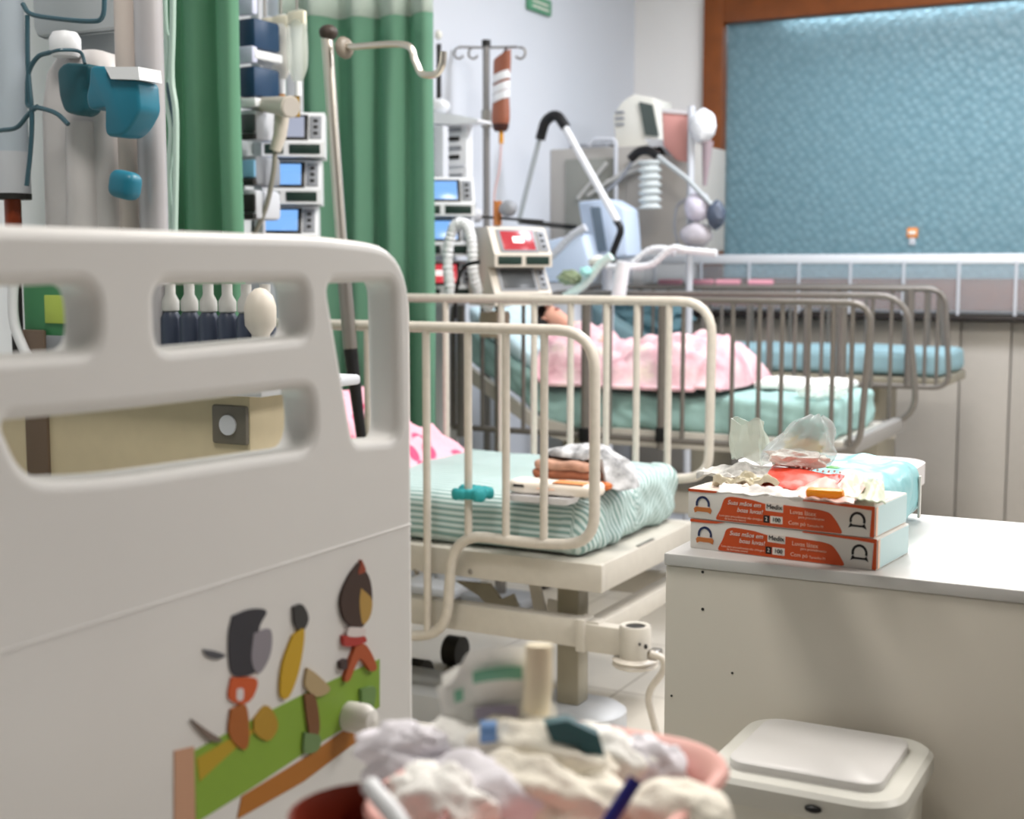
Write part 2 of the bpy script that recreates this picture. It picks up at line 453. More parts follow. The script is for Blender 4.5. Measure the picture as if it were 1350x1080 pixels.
# ------------------------------------------------------------------ near bed: plastic footboard with slots and a child's mural
FX = -.85; FT = .045
bed1 = thing('hospital_bed', (-1.8, .89, 0), 'nearest bed with a cream plastic footboard bearing a child mural', 'bed')
def yz(px, py): q = at(px, py, x=FX); return (q.y, q.z)
def mir(pts, c=.89): return [(2*c-a, b) for a, b in pts][::-1]
ZT = yz(300, 306)[1]
outer = round_poly([(1.363, .62), (1.363, ZT-.012), (1.2, ZT), (.58, ZT), (.417, ZT-.012), (.417, .62)], [.03, .1, .3, .3, .1, .03], 8)
slotA = round_poly([yz(207, 375), yz(404, 372), yz(407, 443), yz(210, 461)], .018)
slotB = round_poly([yz(-55, 380), yz(126, 374), yz(130, 462), yz(-52, 472)], .022)
slotC = round_poly([yz(5, 556), yz(150, 543), yz(412, 512), yz(416, 590), yz(150, 629), yz(38, 632)], [.01, .05, .02, .03, .1, .03])
slotD = round_poly([yz(434, 374), yz(522, 371), yz(526, 578), yz(469, 582)], [.015, .02, .02, .012])
slotE = [(2*.89-a-.0, b) for a, b in slotD][::-1]
# map 2-D (y, z) to the plane x = FX (front face) going back
M = Matrix(((0, 0, 1, FX-FT/2), (1, 0, 0, 0), (0, 1, 0, 0), (0, 0, 0, 1)))
fb = shape([outer, slotA, slotB, slotC, slotD, slotE], FT, .012, M).build('footboard', PLAST, bed1, angle=50)
zs = yz(385, 740)[1]
MB().box((FX+.0005, .89, zs), (.002, .93, .0025), .0008).build('seam_ridge', PLAST, fb)
pk = at(478, 948, x=FX+.02)
MB().lathe([(.0, .016), (.012, .013), (.017, .004), (.017, -.02), (0, -.02)][::-1], (FX+.02, pk.y, pk.z), 16, axis=(1, 0, 0)).build('fixing_cap', WHITE, fb)
# mural (flat print on the board)
_lay = [0]
def patch(name, pts, col, smooth=True):
    _lay[0] += 1
    P = [yz(a, b) for a, b in pts]
    if smooth:
        Q = [(a, b, 0) for a, b in P]; Q = Q+Q[:1]; S = spline(Q, 5)[:-1]; P = [(v.x, v.y) for v in S]
    d = .0006+.0002*_lay[0]
    Mx = Matrix(((0, 0, 1, FX+d/2), (1, 0, 0, 0), (0, 1, 0, 0), (0, 0, 0, 1)))
    shape([P], d, 0, Mx).build(name, mat('mural_'+col, col, .5), fb)
patch('mural_ground', [(255, 990), (330, 950), (420, 905), (500, 869), (500, 932), (420, 980), (330, 1040), (258, 1085)], '#86a83c', False)
patch('mural_edge', [(229, 990), (255, 984), (257, 1100), (229, 1115)], '#c79a7e', False)
patch('mural_path', [(318, 1050), (400, 1000), (487, 940), (490, 962), (400, 1030), (312, 1080)], '#b0702c', False)
patch('mural_path', [(258, 1000), (300, 975), (345, 955), (300, 995), (262, 1030)], '#b79a2c', False)
for nm, pts, col in [
    ('mural_figure', [(305, 812), (330, 803), (350, 806), (340, 830), (338, 880), (320, 892), (303, 885), (300, 840)], '#37363d'),
    ('mural_figure', [(333, 835), (355, 830), (355, 862), (340, 888), (330, 870)], '#8d8890'),
    ('mural_figure', [(266, 856), (280, 858), (296, 864), (284, 869), (272, 865)], '#55565c'),
    ('mural_figure', [(303, 893), (336, 895), (332, 918), (318, 928), (300, 920)], '#c8592c'),
    ('mural_figure', [(310, 908), (318, 908), (318, 922), (310, 922)], '#d8cfcf'),
    ('mural_figure', [(302, 935), (322, 930), (326, 975), (318, 988), (300, 968)], '#a5602c'),
    ('mural_figure', [(332, 948), (350, 930), (364, 955), (352, 976), (334, 966)], '#b08a2e'),
    ('mural_figure', [(250, 948), (270, 962), (290, 976), (274, 976), (258, 960)], '#7a6b62'),
    ('mural_figure', [(384, 800), (396, 797), (404, 815), (396, 832), (386, 822)], '#3b3a3a'),
    ('mural_figure', [(383, 838), (398, 830), (392, 880), (378, 918), (367, 915), (370, 875)], '#c7a028'),
    ('mural_figure', [(402, 880), (416, 890), (432, 908), (416, 918), (400, 905)], '#b59f78'),
    ('mural_figure', [(398, 915), (412, 918), (418, 960), (408, 980), (402, 950)], '#7a5234'),
    ('mural_figure', [(398, 965), (418, 970), (416, 988), (398, 992)], '#6f8a5a'),
    ('mural_figure', [(470, 742), (484, 764), (486, 800), (472, 828), (452, 818), (446, 790), (456, 762)], '#44322c'),
    ('mural_figure', [(472, 775), (486, 790), (484, 812), (474, 822), (470, 795)], '#b5914c'),
    ('mural_figure', [(473, 738), (478, 752), (468, 756)], '#93432c'),
    ('mural_figure', [(448, 838), (472, 836), (478, 846), (452, 852)], '#b03a34'),
    ('mural_figure', [(456, 826), (476, 828), (474, 838), (454, 838)], '#ddd2cf'),
    ('mural_figure', [(464, 852), (478, 850), (492, 878), (484, 884), (470, 868), (456, 896), (450, 892)], '#b0552f'),
    ('mural_figure', [(444, 872), (452, 868), (452, 880), (446, 882)], '#4a3a3a'),
    ('mural_figure', [(472, 908), (490, 906), (486, 935), (474, 938)], '#6f8f55'),
]: patch(nm, pts, col)
# the rest of the near bed
MB().box((-1.8, .89, .55), (1.86, .86, .06), .01).build('bed_frame', CREAM, bed1)
soft_box(-2.72, -.91, .48, 1.30, .58, .72, .03, 30, 16, 4).build('mattress', SHT, bed1)
MB().box((-2.76, .89, .9), (.04, .9, .8), .015).build('headboard', PLAST, bed1)
MB().box((-1.8, .89, .33), (.5, .4, .4), .02).build('lift_column', CREAM, bed1)
MB().box((-1.8, .89, .1), (1.7, .7, .07), .02).build('base_frame', CREAM, bed1)
for sx in (-2.6, -1.0):
    for sy in (.56, 1.22):
        w = MB().cyl((sx, sy-.02, .06), (sx, sy+.02, .06), .06, n=20).build('caster_wheel', DARK, bed1)

# ------------------------------------------------------------------ rails
def rail(parent, name, path, r, y, bars, m, rb=.011, cr=.1):
    ro = MB().tube(fillet(path, cr), r, 12).build(name, m, parent)
    for (x, z0, z1, *k) in bars:
        MB().cyl((x, y, z0), (x, y, z1), k[0] if k else rb, n=10).build('rail_bar', m, ro)
    return ro

# ------------------------------------------------------------------ second bed (cream frame, striped sheet), the sharpest thing in the photo
bed2 = thing('hospital_bed', (-2.4, 3.98, 0), 'cream enamel bed with striped teal sheet and no patient', 'bed')
f2 = MB()
f2.box((-2.275, 3.615, .535), (1.35, .03, .085), .004)
f2.box((-2.275, 4.375, .535), (1.35, .03, .085), .004)
f2.box((-1.6155, 3.995, .535), (.029, .7285, .085), .004)
f2.box((-2.934, 3.995, .535), (.029, .7285, .085), .004)
f2.box((-2.275, 3.995, .572), (1.33, .76, .012))
mf2 = f2.build('mattress_frame', CREAM, bed2)
for px in (549, 620):
    q = at(px, 754, y=3.6); MB().lathe([(0, .006), (.006, .005), (.01, 0), (0, 0)][::-1], (q.x, 3.601, q.z), 12, axis=(0, -1, 0)).build('frame_bolt', STEEL, mf2)
q = at(855, 700, x=-1.6); MB().box((-1.61, q.y, .579), (.012, .13, .006), .002).build('strap_slot', STEEL, mf2)
stripe2 = stripe_mat('striped_sheet', '#86a5a1', '#cddcdb', 1/.0245, .5)
def d2(p):
    a = .006*noise.noise(p*5)
    if p.x > -1.75: a += .013*noise.noise(Vector((p.x*4+p.y*7+p.z*9, p.y*10-p.z*12, p.z*5)))+.008*noise.noise(Vector((p.y*26+p.z*18, p.z*14, 3)))
    if p.z > .76: a += .003*noise.noise(p*11)
    return a
m2 = soft_box(-2.92, -1.665, 3.635, 4.40, .582, .775, .05, 110, 60, 16, d2,
              lambda p: Vector((p.x, p.y, p.z-max(0, (p.z-.6)/.17)*.032*max(0, min(1, (4.0-p.y)/.36))**1.3)))
lay = m2.bm.verts.layers.float['stripe']
for v in m2.bm.verts:       # the tucked corner pulls the stripes aslant at the foot end
    if v.co.x > -1.72: v[lay] += .25*(v.co.x+1.72)+.35*(.775-v.co.z)*(1 if v.co.y < 4 else -1)+.012*noise.noise(v.co*8)
    v[lay] += .006*noise.noise(v.co*6)
m2.build('mattress', stripe2, bed2, angle=80, label='mattress in a teal and white striped sheet')
# near rail with its dropped lower loop
YN = 3.55
def X(px, y, py=500): return at(px, py, y=y).x
zr = at(640, 433, y=YN).z
pathN = [(-2.9, YN, .62), (-2.9, YN, zr), (X(784, YN), YN, zr), (X(785, YN), YN, at(785, 717, y=YN).z), (-1.78, YN, .632), (X(596, YN), YN, .64),
         (X(588, YN, 760), YN, at(588, 838, y=YN).z), (-2.3, YN, at(545, 843, y=YN).z), (-2.6, YN, .31), (-2.6, YN, .62), (-2.9, YN, .62)]
bN = [(X(562, YN), .315, zr)] + [(X(p_, YN), .64, zr) for p_ in (617, 667, 717.5)] + [(x, .62, zr) for x in (-2.78, -2.66, -2.53, -2.38)]
rail(bed2, 'side_rail', pathN, .0165, YN, bN, CREAMR, .0125, .12)
YA = 4.41
zr = at(720, 395, y=YA).z
pathA = [(-2.9, YA, .66), (-2.9, YA, zr), (X(938, YA), YA, zr), (X(936, YA), YA, at(930, 628, y=YA).z), (-1.72, YA, at(895, 634, y=YA).z), (-2.9, YA, .66)]
bA = [(X(p_, YA), .68, zr) for p_ in (535, 588, 661, 704, 752, 799, 839, 881)]
rail(bed2, 'side_rail', pathA, .0165, YA, bA, CREAMR, .0125, .12)
# lower frame, bumper socket and bent release rod
lf = MB()
lf.box((-2.25, 3.63, .362), (1.28, .055, .085), .005)
lf.box((-2.25, 4.33, .362), (1.28, .055, .085), .005)
lf.box((-1.64, 3.98, .37), (.06, .66, .06), .005)
lf.box((-2.86, 3.98, .362), (.06, .66, .085), .005)
lfo = lf.build('lower_frame', CREAM, bed2)
MB().box((X(768, 3.6), 3.625, .36), (.03, .075, .1), .006).build('frame_collar', CREAM, lfo)
cx = X(834, 3.6, 850)
MB().box(((X(770, 3.6)+cx)/2, 3.62, .355), (cx-X(770, 3.6), .05, .085), .006).build('bracket', CREAM, lfo)
sk = MB(); n = 24
rr = [(.03, .34), (.03, .405), (.043, .407), (.047, .40), (.047, .305), (.03, .303)]
sk.lathe(rr+[rr[0]], (cx, 3.62, 0), n); so = sk.build('post_socket', CREAM, bed2)
MB().lathe([(0, .33), (.0298, .33), (.0298, .402), (0, .402)], (cx, 3.62, 0), 20).build('socket_hole', DARK, so)
for a, b_, r_ in ((843, 850, .004), (851, 853, .006)):
    q = at(a, b_, y=3.575); MB().blob((q.x, 3.577, q.z), (r_, .004, r_*1.3), sub=2).build('bolt_hole', DARK, so)
MB().lathe([(.02, .28), (.062, .283), (.068, .29), (.062, .298), (.068, .304), (.06, .31), (.02, .312)], (cx, 3.62, 0), 28).build('bumper_ring', CREAMR, bed2)
yr = 3.56
rodp = [at(858, 862, y=yr), at(876, 868, y=yr), at(876, 884, y=yr), at(852, 915, y=yr), at(868, 975, y=yr), at(876, 1003, y=yr)]
MB().tube(fillet(rodp, .04), .0105, 12).build('release_rod', CREAMR, bed2)
q = at(860, 865, y=yr); MB().box((q.x, yr+.02, q.z), (.035, .05, .03), .008).build('rod_joint', STEEL, bed2)
q = at(755, 860, y=3.75)
MB().box((q.x, 3.75, .3), (.075, .075, .4), .006).build('leg', mat('leg_enamel', '#96907f', .4), bed2)
MB().box((-2.8, 3.98, .3), (.075, .075, .4), .006).build('leg', mat('leg_enamel'), bed2)
bs = MB().loft([[(x, y, z) for x, y in rrect(1.26, .24, .11, 8, -2.22, 3.74)] for z in (.0, .085)]+[[(x, y, .1) for x, y in rrect(1.22, .2, .095, 8, -2.22, 3.74)]])
bs.build('base_cover', mat('base_cover', '#b9bcc0', .4), bed2)
MB().cyl((-2.5, 4.05, .46), (X(655, 4.05), 4.05, .455), .008).build('crank_rod', CHROME, bed2)
def arm(pts, y, t=.012):
    return MB().prism([at(a, b, y=y) for a, b in pts], (0, t, 0))
arm([(697, 770), (711, 770), (722, 818), (706, 820)], 3.72).build('lift_arm', CREAM, bed2)
arm([(600, 766), (645, 770), (660, 790), (676, 783), (684, 803), (700, 812), (690, 822), (650, 806), (630, 785)], 3.8).build('gear_plate', mat('leg_enamel'), bed2)
arm([(722, 790), (745, 795), (752, 815), (735, 824), (718, 812)], 3.95).build('lift_arm', CREAM, bed2)
for (px, py) in ((600, 858), (552, 890)):
    q = at(px, py, z=.055); MB().cyl((q.x-.03, q.y, .055), (q.x+.03, q.y, .055), .055, n=20).build('caster_wheel', DARK, bed2)

# things lying on the second bed
q = at(623, 652, z=.762)
soft_box(q.x-.05, q.x+.05, q.y-.045, q.y+.045, .748, .782, .012, 30, 24, 5, lambda p: .007*noise.noise(Vector((p.x*30+p.y*20, p.y*34, p.z*10)))+.006*abs(noise.noise(Vector((p.x*50, p.y*40, 2))))).build_top('face_mask', mat('turquoise_cloth', '#2a979b', .7), 'turquoise folded face mask on the striped sheet', 'face mask', angle=60)
ZB = .778
ZD = .758
q = at(716, 657, z=ZD)
tr = MB().loft([[(x, y, z) for x, y in rrect(w, d_, .02, 4, q.x, q.y)] for z, w, d_ in ((ZD-.008, .20, .09), (ZD+.008, .215, .1), (ZD+.012, .215, .1), (ZD+.009, .2, .09))])
tr.build_top('tray', mat('grey_white_tray', '#d9d9dd', .5), 'thin grey white tray under the cream packet on the striped bed', 'tray')
qp = q = at(733, 643, z=ZD+.03)
pkb = thing('wipes_packet', (q.x, q.y, ZD+.012), 'flat cream packet with orange print on the striped bed', 'packet')
soft_box(q.x-.14, q.x+.14, q.y-.05, q.y+.05, ZD+.012, ZD+.05, .014, 24, 12, 4, lambda p: .005*noise.noise(p*14)).build('packet_body', mat('cream_packet', '#efe6da', .5), pkb)
MB().box((q.x-.1, q.y-.0525, ZD+.036), (.035, .004, .008), .001).build('packet_print', INK, pkb)
MB().box((q.x+.06, q.y-.02, ZD+.052), (.1, .05, .004), .0015).build('packet_print', mat('orange_wash', '#d98a52', .6), pkb)
MB().box((q.x-.01, q.y-.0525, ZD+.032), (.06, .004, .004), .001).build('packet_print', INKO, pkb)
q = at(752, 628, z=ZD+.05); q.y = qp.y+.125; q.x = at(752, 628, y=q.y).x
fold = lambda k, w, d_, z0, h: soft_box(q.x-w/2, q.x+w/2, q.y-d_/2, q.y+d_/2, z0, z0+h, h*.45, 40, 16, 5, lambda p: .007*noise.noise(Vector((p.x*22, p.y*10, p.z*30+k))))
cl = thing('folded_cloth', (q.x, q.y, ZD+.01), 'brown and white folded cloth lying behind the cream packet', 'cloth')
for k, (w, h, c) in enumerate(((.21, .03, '#cfae9b'), (.205, .03, '#a8684c'), (.2, .03, '#c79a84'))):
    fold(k, w, .13, ZD+.012+.029*k, h).build('cloth_fold', mat('cloth_fold'+str(k), c, .9, noise_amt=.35, noise_scale=40), cl)
def hat(u, v):
    a = u*2*math.pi
    n_ = noise.noise(Vector((c_(a)*2, s_(a)*2, v*3)))
    lo = .1 if s_(a) < -.2 else .125
    return (q.x+.045+.155*v*c_(a)*(1+.1*n_), q.y+.05+(.085 if s_(a) < 0 else .1)*v*s_(a)*(1+.12*n_), ZD+.142-(.035 if (s_(a) < -.1 and c_(a) < .55) else .125)*v**3+.012*n_*v+.006*noise.noise(Vector((c_(a)*6*v, s_(a)*6*v, 2))))
tw = MB().grid(hat, 64, 16, .006)
tw.build_top('patterned_towel', mat('grey_patterned_towel', '#e6e7ea', .9, noise_amt=.8, noise_scale=24), 'white towel with grey print heaped over the brown cloth', 'towel', angle=60)
q = at(795, 640, z=ZB+.01)
MB().blob((q.x, q.y, ZB+.008), (.03, .02, .014), .3, 4, 3).build_top('orange_rag', mat('orange_rag', '#c9713c', .8), 'small orange scrap at the foot end of the striped bed', 'scrap')
# pink patterned blanket at the head end
pb_m = mat('pink_print_fleece', '#f3a9bd', .9, bump=.3, bump_scale=40)
def pinkprint():
    nt = pb_m.node_tree; b = nt.nodes['Principled BSDF']; tc = nt.nodes.new('ShaderNodeTexCoord')
    v = nt.nodes.new('ShaderNodeTexVoronoi'); v.inputs['Scale'].default_value = 11
    r = nt.nodes.new('ShaderNodeValToRGB'); r.color_ramp.elements[0].position = .33; r.color_ramp.elements[0].color = lin('#e2557e')
    r.color_ramp.elements[1].position = .42; r.color_ramp.elements[1].color = lin('#f6bccb')
    nt.links.new(tc.outputs['Object'], v.inputs['Vector']); nt.links.new(v.outputs['Distance'], r.inputs['Fac']); nt.links.new(r.outputs['Color'], b.inputs['Base Color'])
pinkprint()
def pinkf(u, v):
    x = -2.9+.45*u; y = 3.72+.6*v
    e = min(1, 6*min(u, 1-u, v, 1-v))
    return (x+.03*noise.noise(Vector((u*3, v*3, 2))), y+.03*noise.noise(Vector((u*3, v*3, 5))), ZB-.008+e*(.22*(1-u)**1.3+.05+.07*noise.noise(Vector((u*5, v*5, 0)))+.025*noise.noise(Vector((u*11, v*9, 0)))))
MB().grid(pinkf, 40, 30, .01).build_top('pink_blanket', pb_m, 'bright pink printed blanket bunched at the head of the striped bed', 'blanket')

# ------------------------------------------------------------------ third bed with a child under a pale pink blanket
bed3 = thing('hospital_bed', (-2.1, 5.65, 0), 'grey railed bed with raised head and a child under pale pink', 'bed')
def bend3(p):
    if p.x < -2.6: return Vector((p.x+.06*(p.x+2.6)*(p.x+2.6), p.y, p.z+(-2.6-p.x)*.62))
    return p
soft_box(-3.04, -1.36, 5.30, 5.98, .765, .92, .03, 120, 40, 14, lambda p: .012*noise.noise(Vector((p.x*5, p.y*8, p.z*12)))+.018*(.3-abs(noise.noise(Vector((p.x*7+p.z*9, p.y*4, p.z*14-p.x*3)))))+.006*noise.noise(p*16), bend3).build('mattress', SHT, bed3, angle=80, label='mattress in a creased teal sheet')
f3 = MB(); f3.box((-1.86, 5.27, .735), (1.16, .03, .07), .004); f3.box((-1.86, 6.01, .735), (1.16, .03, .07), .004); f3.box((-1.86, 5.64, .755), (1.16, .74, .02))
f3.build('mattress_frame', CREAM, bed3)
MB().box((-1.285, 5.66, .755), (.05, .86, .06), .008).build('foot_platform', mat('grey_platform', '#8f8c88', .45), bed3)
bk = MB(); bk.prism([(-2.5, 5.255, .70), (-2.5, 5.255, .77), (-2.66, 5.255, .80), (-3.04, 5.255, 1.04), (-3.04, 5.255, .97), (-2.64, 5.255, .73)], (0, .03, 0)); bk.build('backrest_frame', CREAM, bed3)
bk = MB(); bk.prism([(-2.5, 5.995, .70), (-2.5, 5.995, .77), (-2.66, 5.995, .80), (-3.04, 5.995, 1.04), (-3.04, 5.995, .97), (-2.64, 5.995, .73)], (0, .03, 0)); bk.build('backrest_frame', CREAM, bed3)
Y3 = 5.205; zr = 1.32
p3 = [(-3.04, Y3, .74), (-3.04, Y3, zr), (X(1150, Y3, 400), Y3, zr-.01), (X(1133, Y3, 585), Y3, .74), (-3.04, Y3, .74)]
b3 = [(X(a, Y3), .74, zr) for a in (636, 690, 804, 900, 965, 1000, 1030, 1065, 1097, 1122)]+[(X(a, Y3), .70, zr, .02) for a in (608, 772, 873)]
r3 = rail(bed3, 'side_rail', p3, .013, Y3, b3, GREYR, .0095, .09)
for a in (772, 873): MB().box((X(a, Y3, 573), Y3, at(a, 573, y=Y3).z), (.045, .05, .06), .006).build('rail_clamp', BLACK, bed3)
Y3b = 6.07
p3b = [(-3.04, Y3b, .74), (-3.04, Y3b, zr), (X(1196, Y3b, 400), Y3b, zr), (X(1210, Y3b, 545), Y3b, .78), (-1.5, Y3b, .74), (-3.04, Y3b, .74)]
b3b = [(X(a, Y3b), .74, zr) for a in (845, 930, 1012, 1047, 1082, 1148, 1173)]+[(X(1110, Y3b), .74, zr, .018)]
rail(bed3, 'side_rail', p3b, .014, Y3b, b3b, GREYR, .009, .13)
MB().box((-2.1, 5.65, .45), (1.3, .5, .1), .02).build('lower_frame', CREAM, bed3)
for sx in (-2.6, -1.6): MB().box((sx, 5.65, .42), (.09, .3, .6), .01).build('leg', mat('leg_enamel'), bed3)
for sx in (-2.7, -1.5):
    for sy in (5.42, 5.9):
        MB().box((sx, sy, .24), (.04, .04, .38)).build('leg', mat('leg_enamel'), bed3)
        MB().cyl((sx, sy-.02, .05), (sx, sy+.02, .05), .05, n=18).build('caster_wheel', DARK, bed3)
# pillow
PILX = -2.86
soft_box(-3.03, -2.62, 5.31, 5.94, .955, 1.05, .04, 24, 20, 6, lambda p: .012*noise.noise(p*7), lambda p: Vector((p.x, p.y, p.z+max(0, -2.6-p.x)*.62-.035))).build_top('pillow', mat('pale_blue_pillow', '#c9e3ea', .8), 'pale blue pillow under the head of the lying child', 'pillow')
# the child, lying on the back, head propped up on the pillow
def build_child():
    hd = at(727, 419, y=5.58)
    root = tag(bpy.data.objects.new('person', None), 'small dark haired child lying in bed under a pale pink blanket', 'person'); COL.objects.link(root)
    root.location = (-2.3, 5.6, .93); ORG[root.name] = Vector(root.location)
    J = [(-2.2, 5.6, .985, .075), (-2.32, 5.6, 1.0, .08), (-2.45, 5.6, 1.045, .085), (-2.55, 5.6, 1.09, .06), (hd.x+.075, 5.59, hd.z-.03, .032),
         (hd.x+.02, 5.58, hd.z, .052), (hd.x-.035, 5.575, hd.z+.012, .058),                                     # 0-6 spine, neck, head
         (-2.1, 5.545, .985, .05), (-1.99, 5.53, 1.005, .036), (-1.905, 5.52, .97, .025), (-1.89, 5.50, 1.0, .018),      # 7-10 leg
         (-2.1, 5.655, .985, .05), (-1.99, 5.68, 1.0, .036), (-1.905, 5.69, .97, .025), (-1.89, 5.70, 1.0, .018),        # 11-14
         (-2.52, 5.5, 1.07, .04), (-2.38, 5.46, 1.02, .028), (-2.24, 5.46, .99, .02), (-2.17, 5.47, .985, .016),          # 15-18 arm
         (-2.52, 5.7, 1.07, .04), (-2.38, 5.74, 1.02, .028), (-2.24, 5.74, .99, .02), (-2.17, 5.73, .985, .016)]          # 19-22
    E = [(0, 1), (1, 2), (2, 3), (3, 4), (4, 5), (5, 6), (0, 7), (7, 8), (8, 9), (9, 10), (0, 11), (11, 12), (12, 13), (13, 14), (3, 15), (15, 16), (16, 17), (17, 18), (3, 19), (19, 20), (20, 21), (21, 22)]
    # five fingers on each hand, rooted in the palm
    for wi, sg in ((18, 1), (22, -1)):
        w = J[wi]
        for k, (dx, dy, l) in enumerate(((.018, .018, .02), (.03, .008, .03), (.032, 0, .032), (.03, -.008, .03), (.026, -.014, .024))):
            J.append((w[0]+dx, w[1]+dy*sg, w[2], .006)); J.append((w[0]+dx+l*.6, w[1]+dy*sg*1.3, w[2]-.008, .005))
            E += [(wi, len(J)-2), (len(J)-2, len(J)-1)]
    me = bpy.data.meshes.new('tmp'); me.from_pydata([j[:3] for j in J], E, [])
    o = bpy.data.objects.new('tmp', me); COL.objects.link(o)
    sk = o.modifiers.new('s', 'SKIN'); ss = o.modifiers.new('u', 'SUBSURF'); ss.levels = 2; ss.render_levels = 2
    for v, j in zip(me.skin_vertices[0].data, J): v.radius = (j[3], j[3]); v.use_root = False
    me.skin_vertices[0].data[0].use_root = True
    bpy.context.view_layer.update()
    m = bpy.data.meshes.new_from_object(o.evaluated_get(bpy.context.evaluated_depsgraph_get()))
    bpy.data.objects.remove(o)
    b = MB(); b.bm.from_mesh(m)
    hc = Vector((hd.x-.01, 5.58, hd.z+.008))
    fn = Vector((.35, -.35, .87)).normalized(); upv = Vector((-.9, 0, .36)); upv = (upv-fn*upv.dot(fn)).normalized(); sd = fn.cross(upv)
    for v in b.bm.verts:                       # nose, brow, chin and cheeks on the head
        w = v.co-hc
        if w.length < .1:
            f, u, s = w.dot(fn), w.dot(upv), w.dot(sd)
            if f > 0:
                v.co += fn*(.014*math.exp(-((u+.006)**2+s*s)/.00012) + .005*math.exp(-((u+.045)**2+s*s)/.0003) - .004*math.exp(-((u-.014)**2+(abs(s)-.022)**2)/.0001))
    b.build('body', SKIN, root, angle=180)
    for sg in (-1, 1):
        MB().blob(hc+fn*.05+upv*.012+sd*.021*sg, (.008, .008, .008), sub=2).build('eye', mat('eye_lid', '#8a5546', .5), root)
        MB().blob(hc+sd*.056*sg+upv*-.002, (.013, .008, .016), sub=2).build('ear', SKIN, root)
    MB().blob(hc+fn*.052-upv*.03, (.012, .012, .005), sub=2).build('mouth', mat('lips', '#b5655c', .5), root)
    hb = MB(); t = bmesh.new(); bmesh.ops.create_icosphere(t, subdivisions=4, radius=.068)
    bmesh.ops.delete(t, geom=[v for v in t.verts if v.co.dot(fn) > .022 and v.co.dot(upv) < .03 or v.co.dot(upv) < -.04], context='VERTS')
    for v in t.verts: v.co = v.co*(1+.05*noise.noise(v.co*60)) 
    hb.join(t, Matrix.Translation(hc-fn*.004+upv*.004)); hb.build('hair', HAIR, root, label='short dark hair')
    # green breathing mask resting by the face
    mk = thing('breathing_mask', hc+fn*.06+upv*.03, 'pale green breathing mask resting on the forehead of the child', 'mask')
    MB().blob(hc+fn*.068+upv*.035+sd*.0, (.03, .022, .02), .1, 3, 2, rot=Matrix.Rotation(rad(-25), 3, 'Y')).build('mask_cup', mat('mask_green', '#a9d8cb', .35), mk)
    MB().tube(spline([hc+fn*.085+upv*.03, hc+fn*.12+upv*.06, hc+fn*.06+upv*.16, hc+upv*.3]), .007, 8).build('mask_hose', mat('mask_green'), mk)
build_child()
def blank(u, v):
    # u along the body (head -> feet), v across
    x = -2.68+.86*u; y = 5.25+.72*v
    base = .932+max(0, -2.6-x)*.62
    prof = .185+.055*math.exp(-((u-.12)/.09)**2)+.02*math.exp(-((u-.7)/.16)**2)+.02*noise.noise(Vector((u*4, 1, 0)))
    cross = max(0, s_(math.pi*min(1, max(0, (v-.03)/.94))))**.55
    z = base+prof*cross
    z += cross*(.04*noise.noise(Vector((u*6+v*5, v*5, 3)))-.05*max(0, .25-abs(noise.noise(Vector((u*9-v*4, v*7, 7)))))**1.0+.014*noise.noise(Vector((u*18, v*15, 7)))+.013*s_(u*26-v*14+3*noise.noise(Vector((u*4, v*4, 1))))*noise.noise(Vector((u*3, v*3, 8))))
    if v < .12: z = base+.006+(z-base)*(v/.12)
    if u > .86: z = base+.012+(z-base)*max(0, 1-((u-.86)/.14)**2)**.5
    return (x+.03*noise.noise(Vector((u*4, v*4, 9))), y+.035*noise.noise(Vector((u*5, v*2, 4))), z)
MB().grid(blank, 70, 50, .012).build_top('pink_blanket', PINK, 'pale pink blanket covering the child in the grey railed bed', 'blanket')
# white folded sheet and wrapped tray at the foot of the third bed
soft_box(-1.8, -1.42, 5.62, 5.95, .925, .965, .018, 30, 20, 4, lambda p: .014*noise.noise(p*9)).build_top('white_sheet', mat('white_sheet', '#f0eee9', .9), 'white folded sheet beside the feet of the lying child', 'sheet')
q = at(1085, 560, y=5.45)
MB().blob((-1.45, 5.42, .945), (.1, .11, .03), .16, 3, 5, 4, True).build_top('plastic_bundle', CLEARG, 'crinkled clear plastic bundle at the foot of the grey railed bed', 'bundle')

# ------------------------------------------------------------------ fourth bed, dark teal sheets, by the window
bed4 = thing('hospital_bed', (-2.1, 7.1, 0), 'farthest bed in dark teal sheets below the frosted window', 'bed')
def bend4(p):
    if p.x < -2.72: return Vector((p.x, p.y, p.z+(-2.72-p.x)*.6))
    return p
soft_box(-3.1, -1.235, 6.78, 7.42, .915, 1.03, .03, 50, 22, 6, lambda p: .012*noise.noise(Vector((p.x*6, p.y*8, p.z*8))), bend4).build('mattress', SHTB, bed4, angle=80, label='mattress in dark teal sheets')
MB().box((-1.8, 7.1, .885), (1.15, .66, .05), .01).build('mattress_frame', mat('leg_enamel'), bed4)
zr = 1.34
for Y4, e in ((6.72, 1246), (7.48, 1240)):
    p4 = [(-3.1, Y4, .87), (-3.1, Y4, zr), (X(e, Y4, 383), Y4, zr), (X(e+6, Y4, 500), Y4, .87), (-3.1, Y4, .87)]
    xs_ = (860, 905, 925, 950, 985, 1016, 1060, 1103, 1148, 1173, 1218, 1234) if Y4 < 7 else (880, 935, 990, 1040, 1090, 1140, 1190, 1222)
    rail(bed4, 'side_rail', p4, .013, Y4, [(X(a, Y4), .87, zr) for a in xs_]+([(X(1197, Y4), .87, zr, .02)] if Y4 < 7 else []), GREYR, .009, .08)
for sx in (-2.5, -1.6): MB().box((sx, 7.1, .46), (.1, .4, .86), .01).build('leg', mat('leg_enamel'), bed4)
MB().box((-2.05, 7.1, .06), (1.4, .6, .08), .03).build('base_cover', mat('base_cover'), bed4)
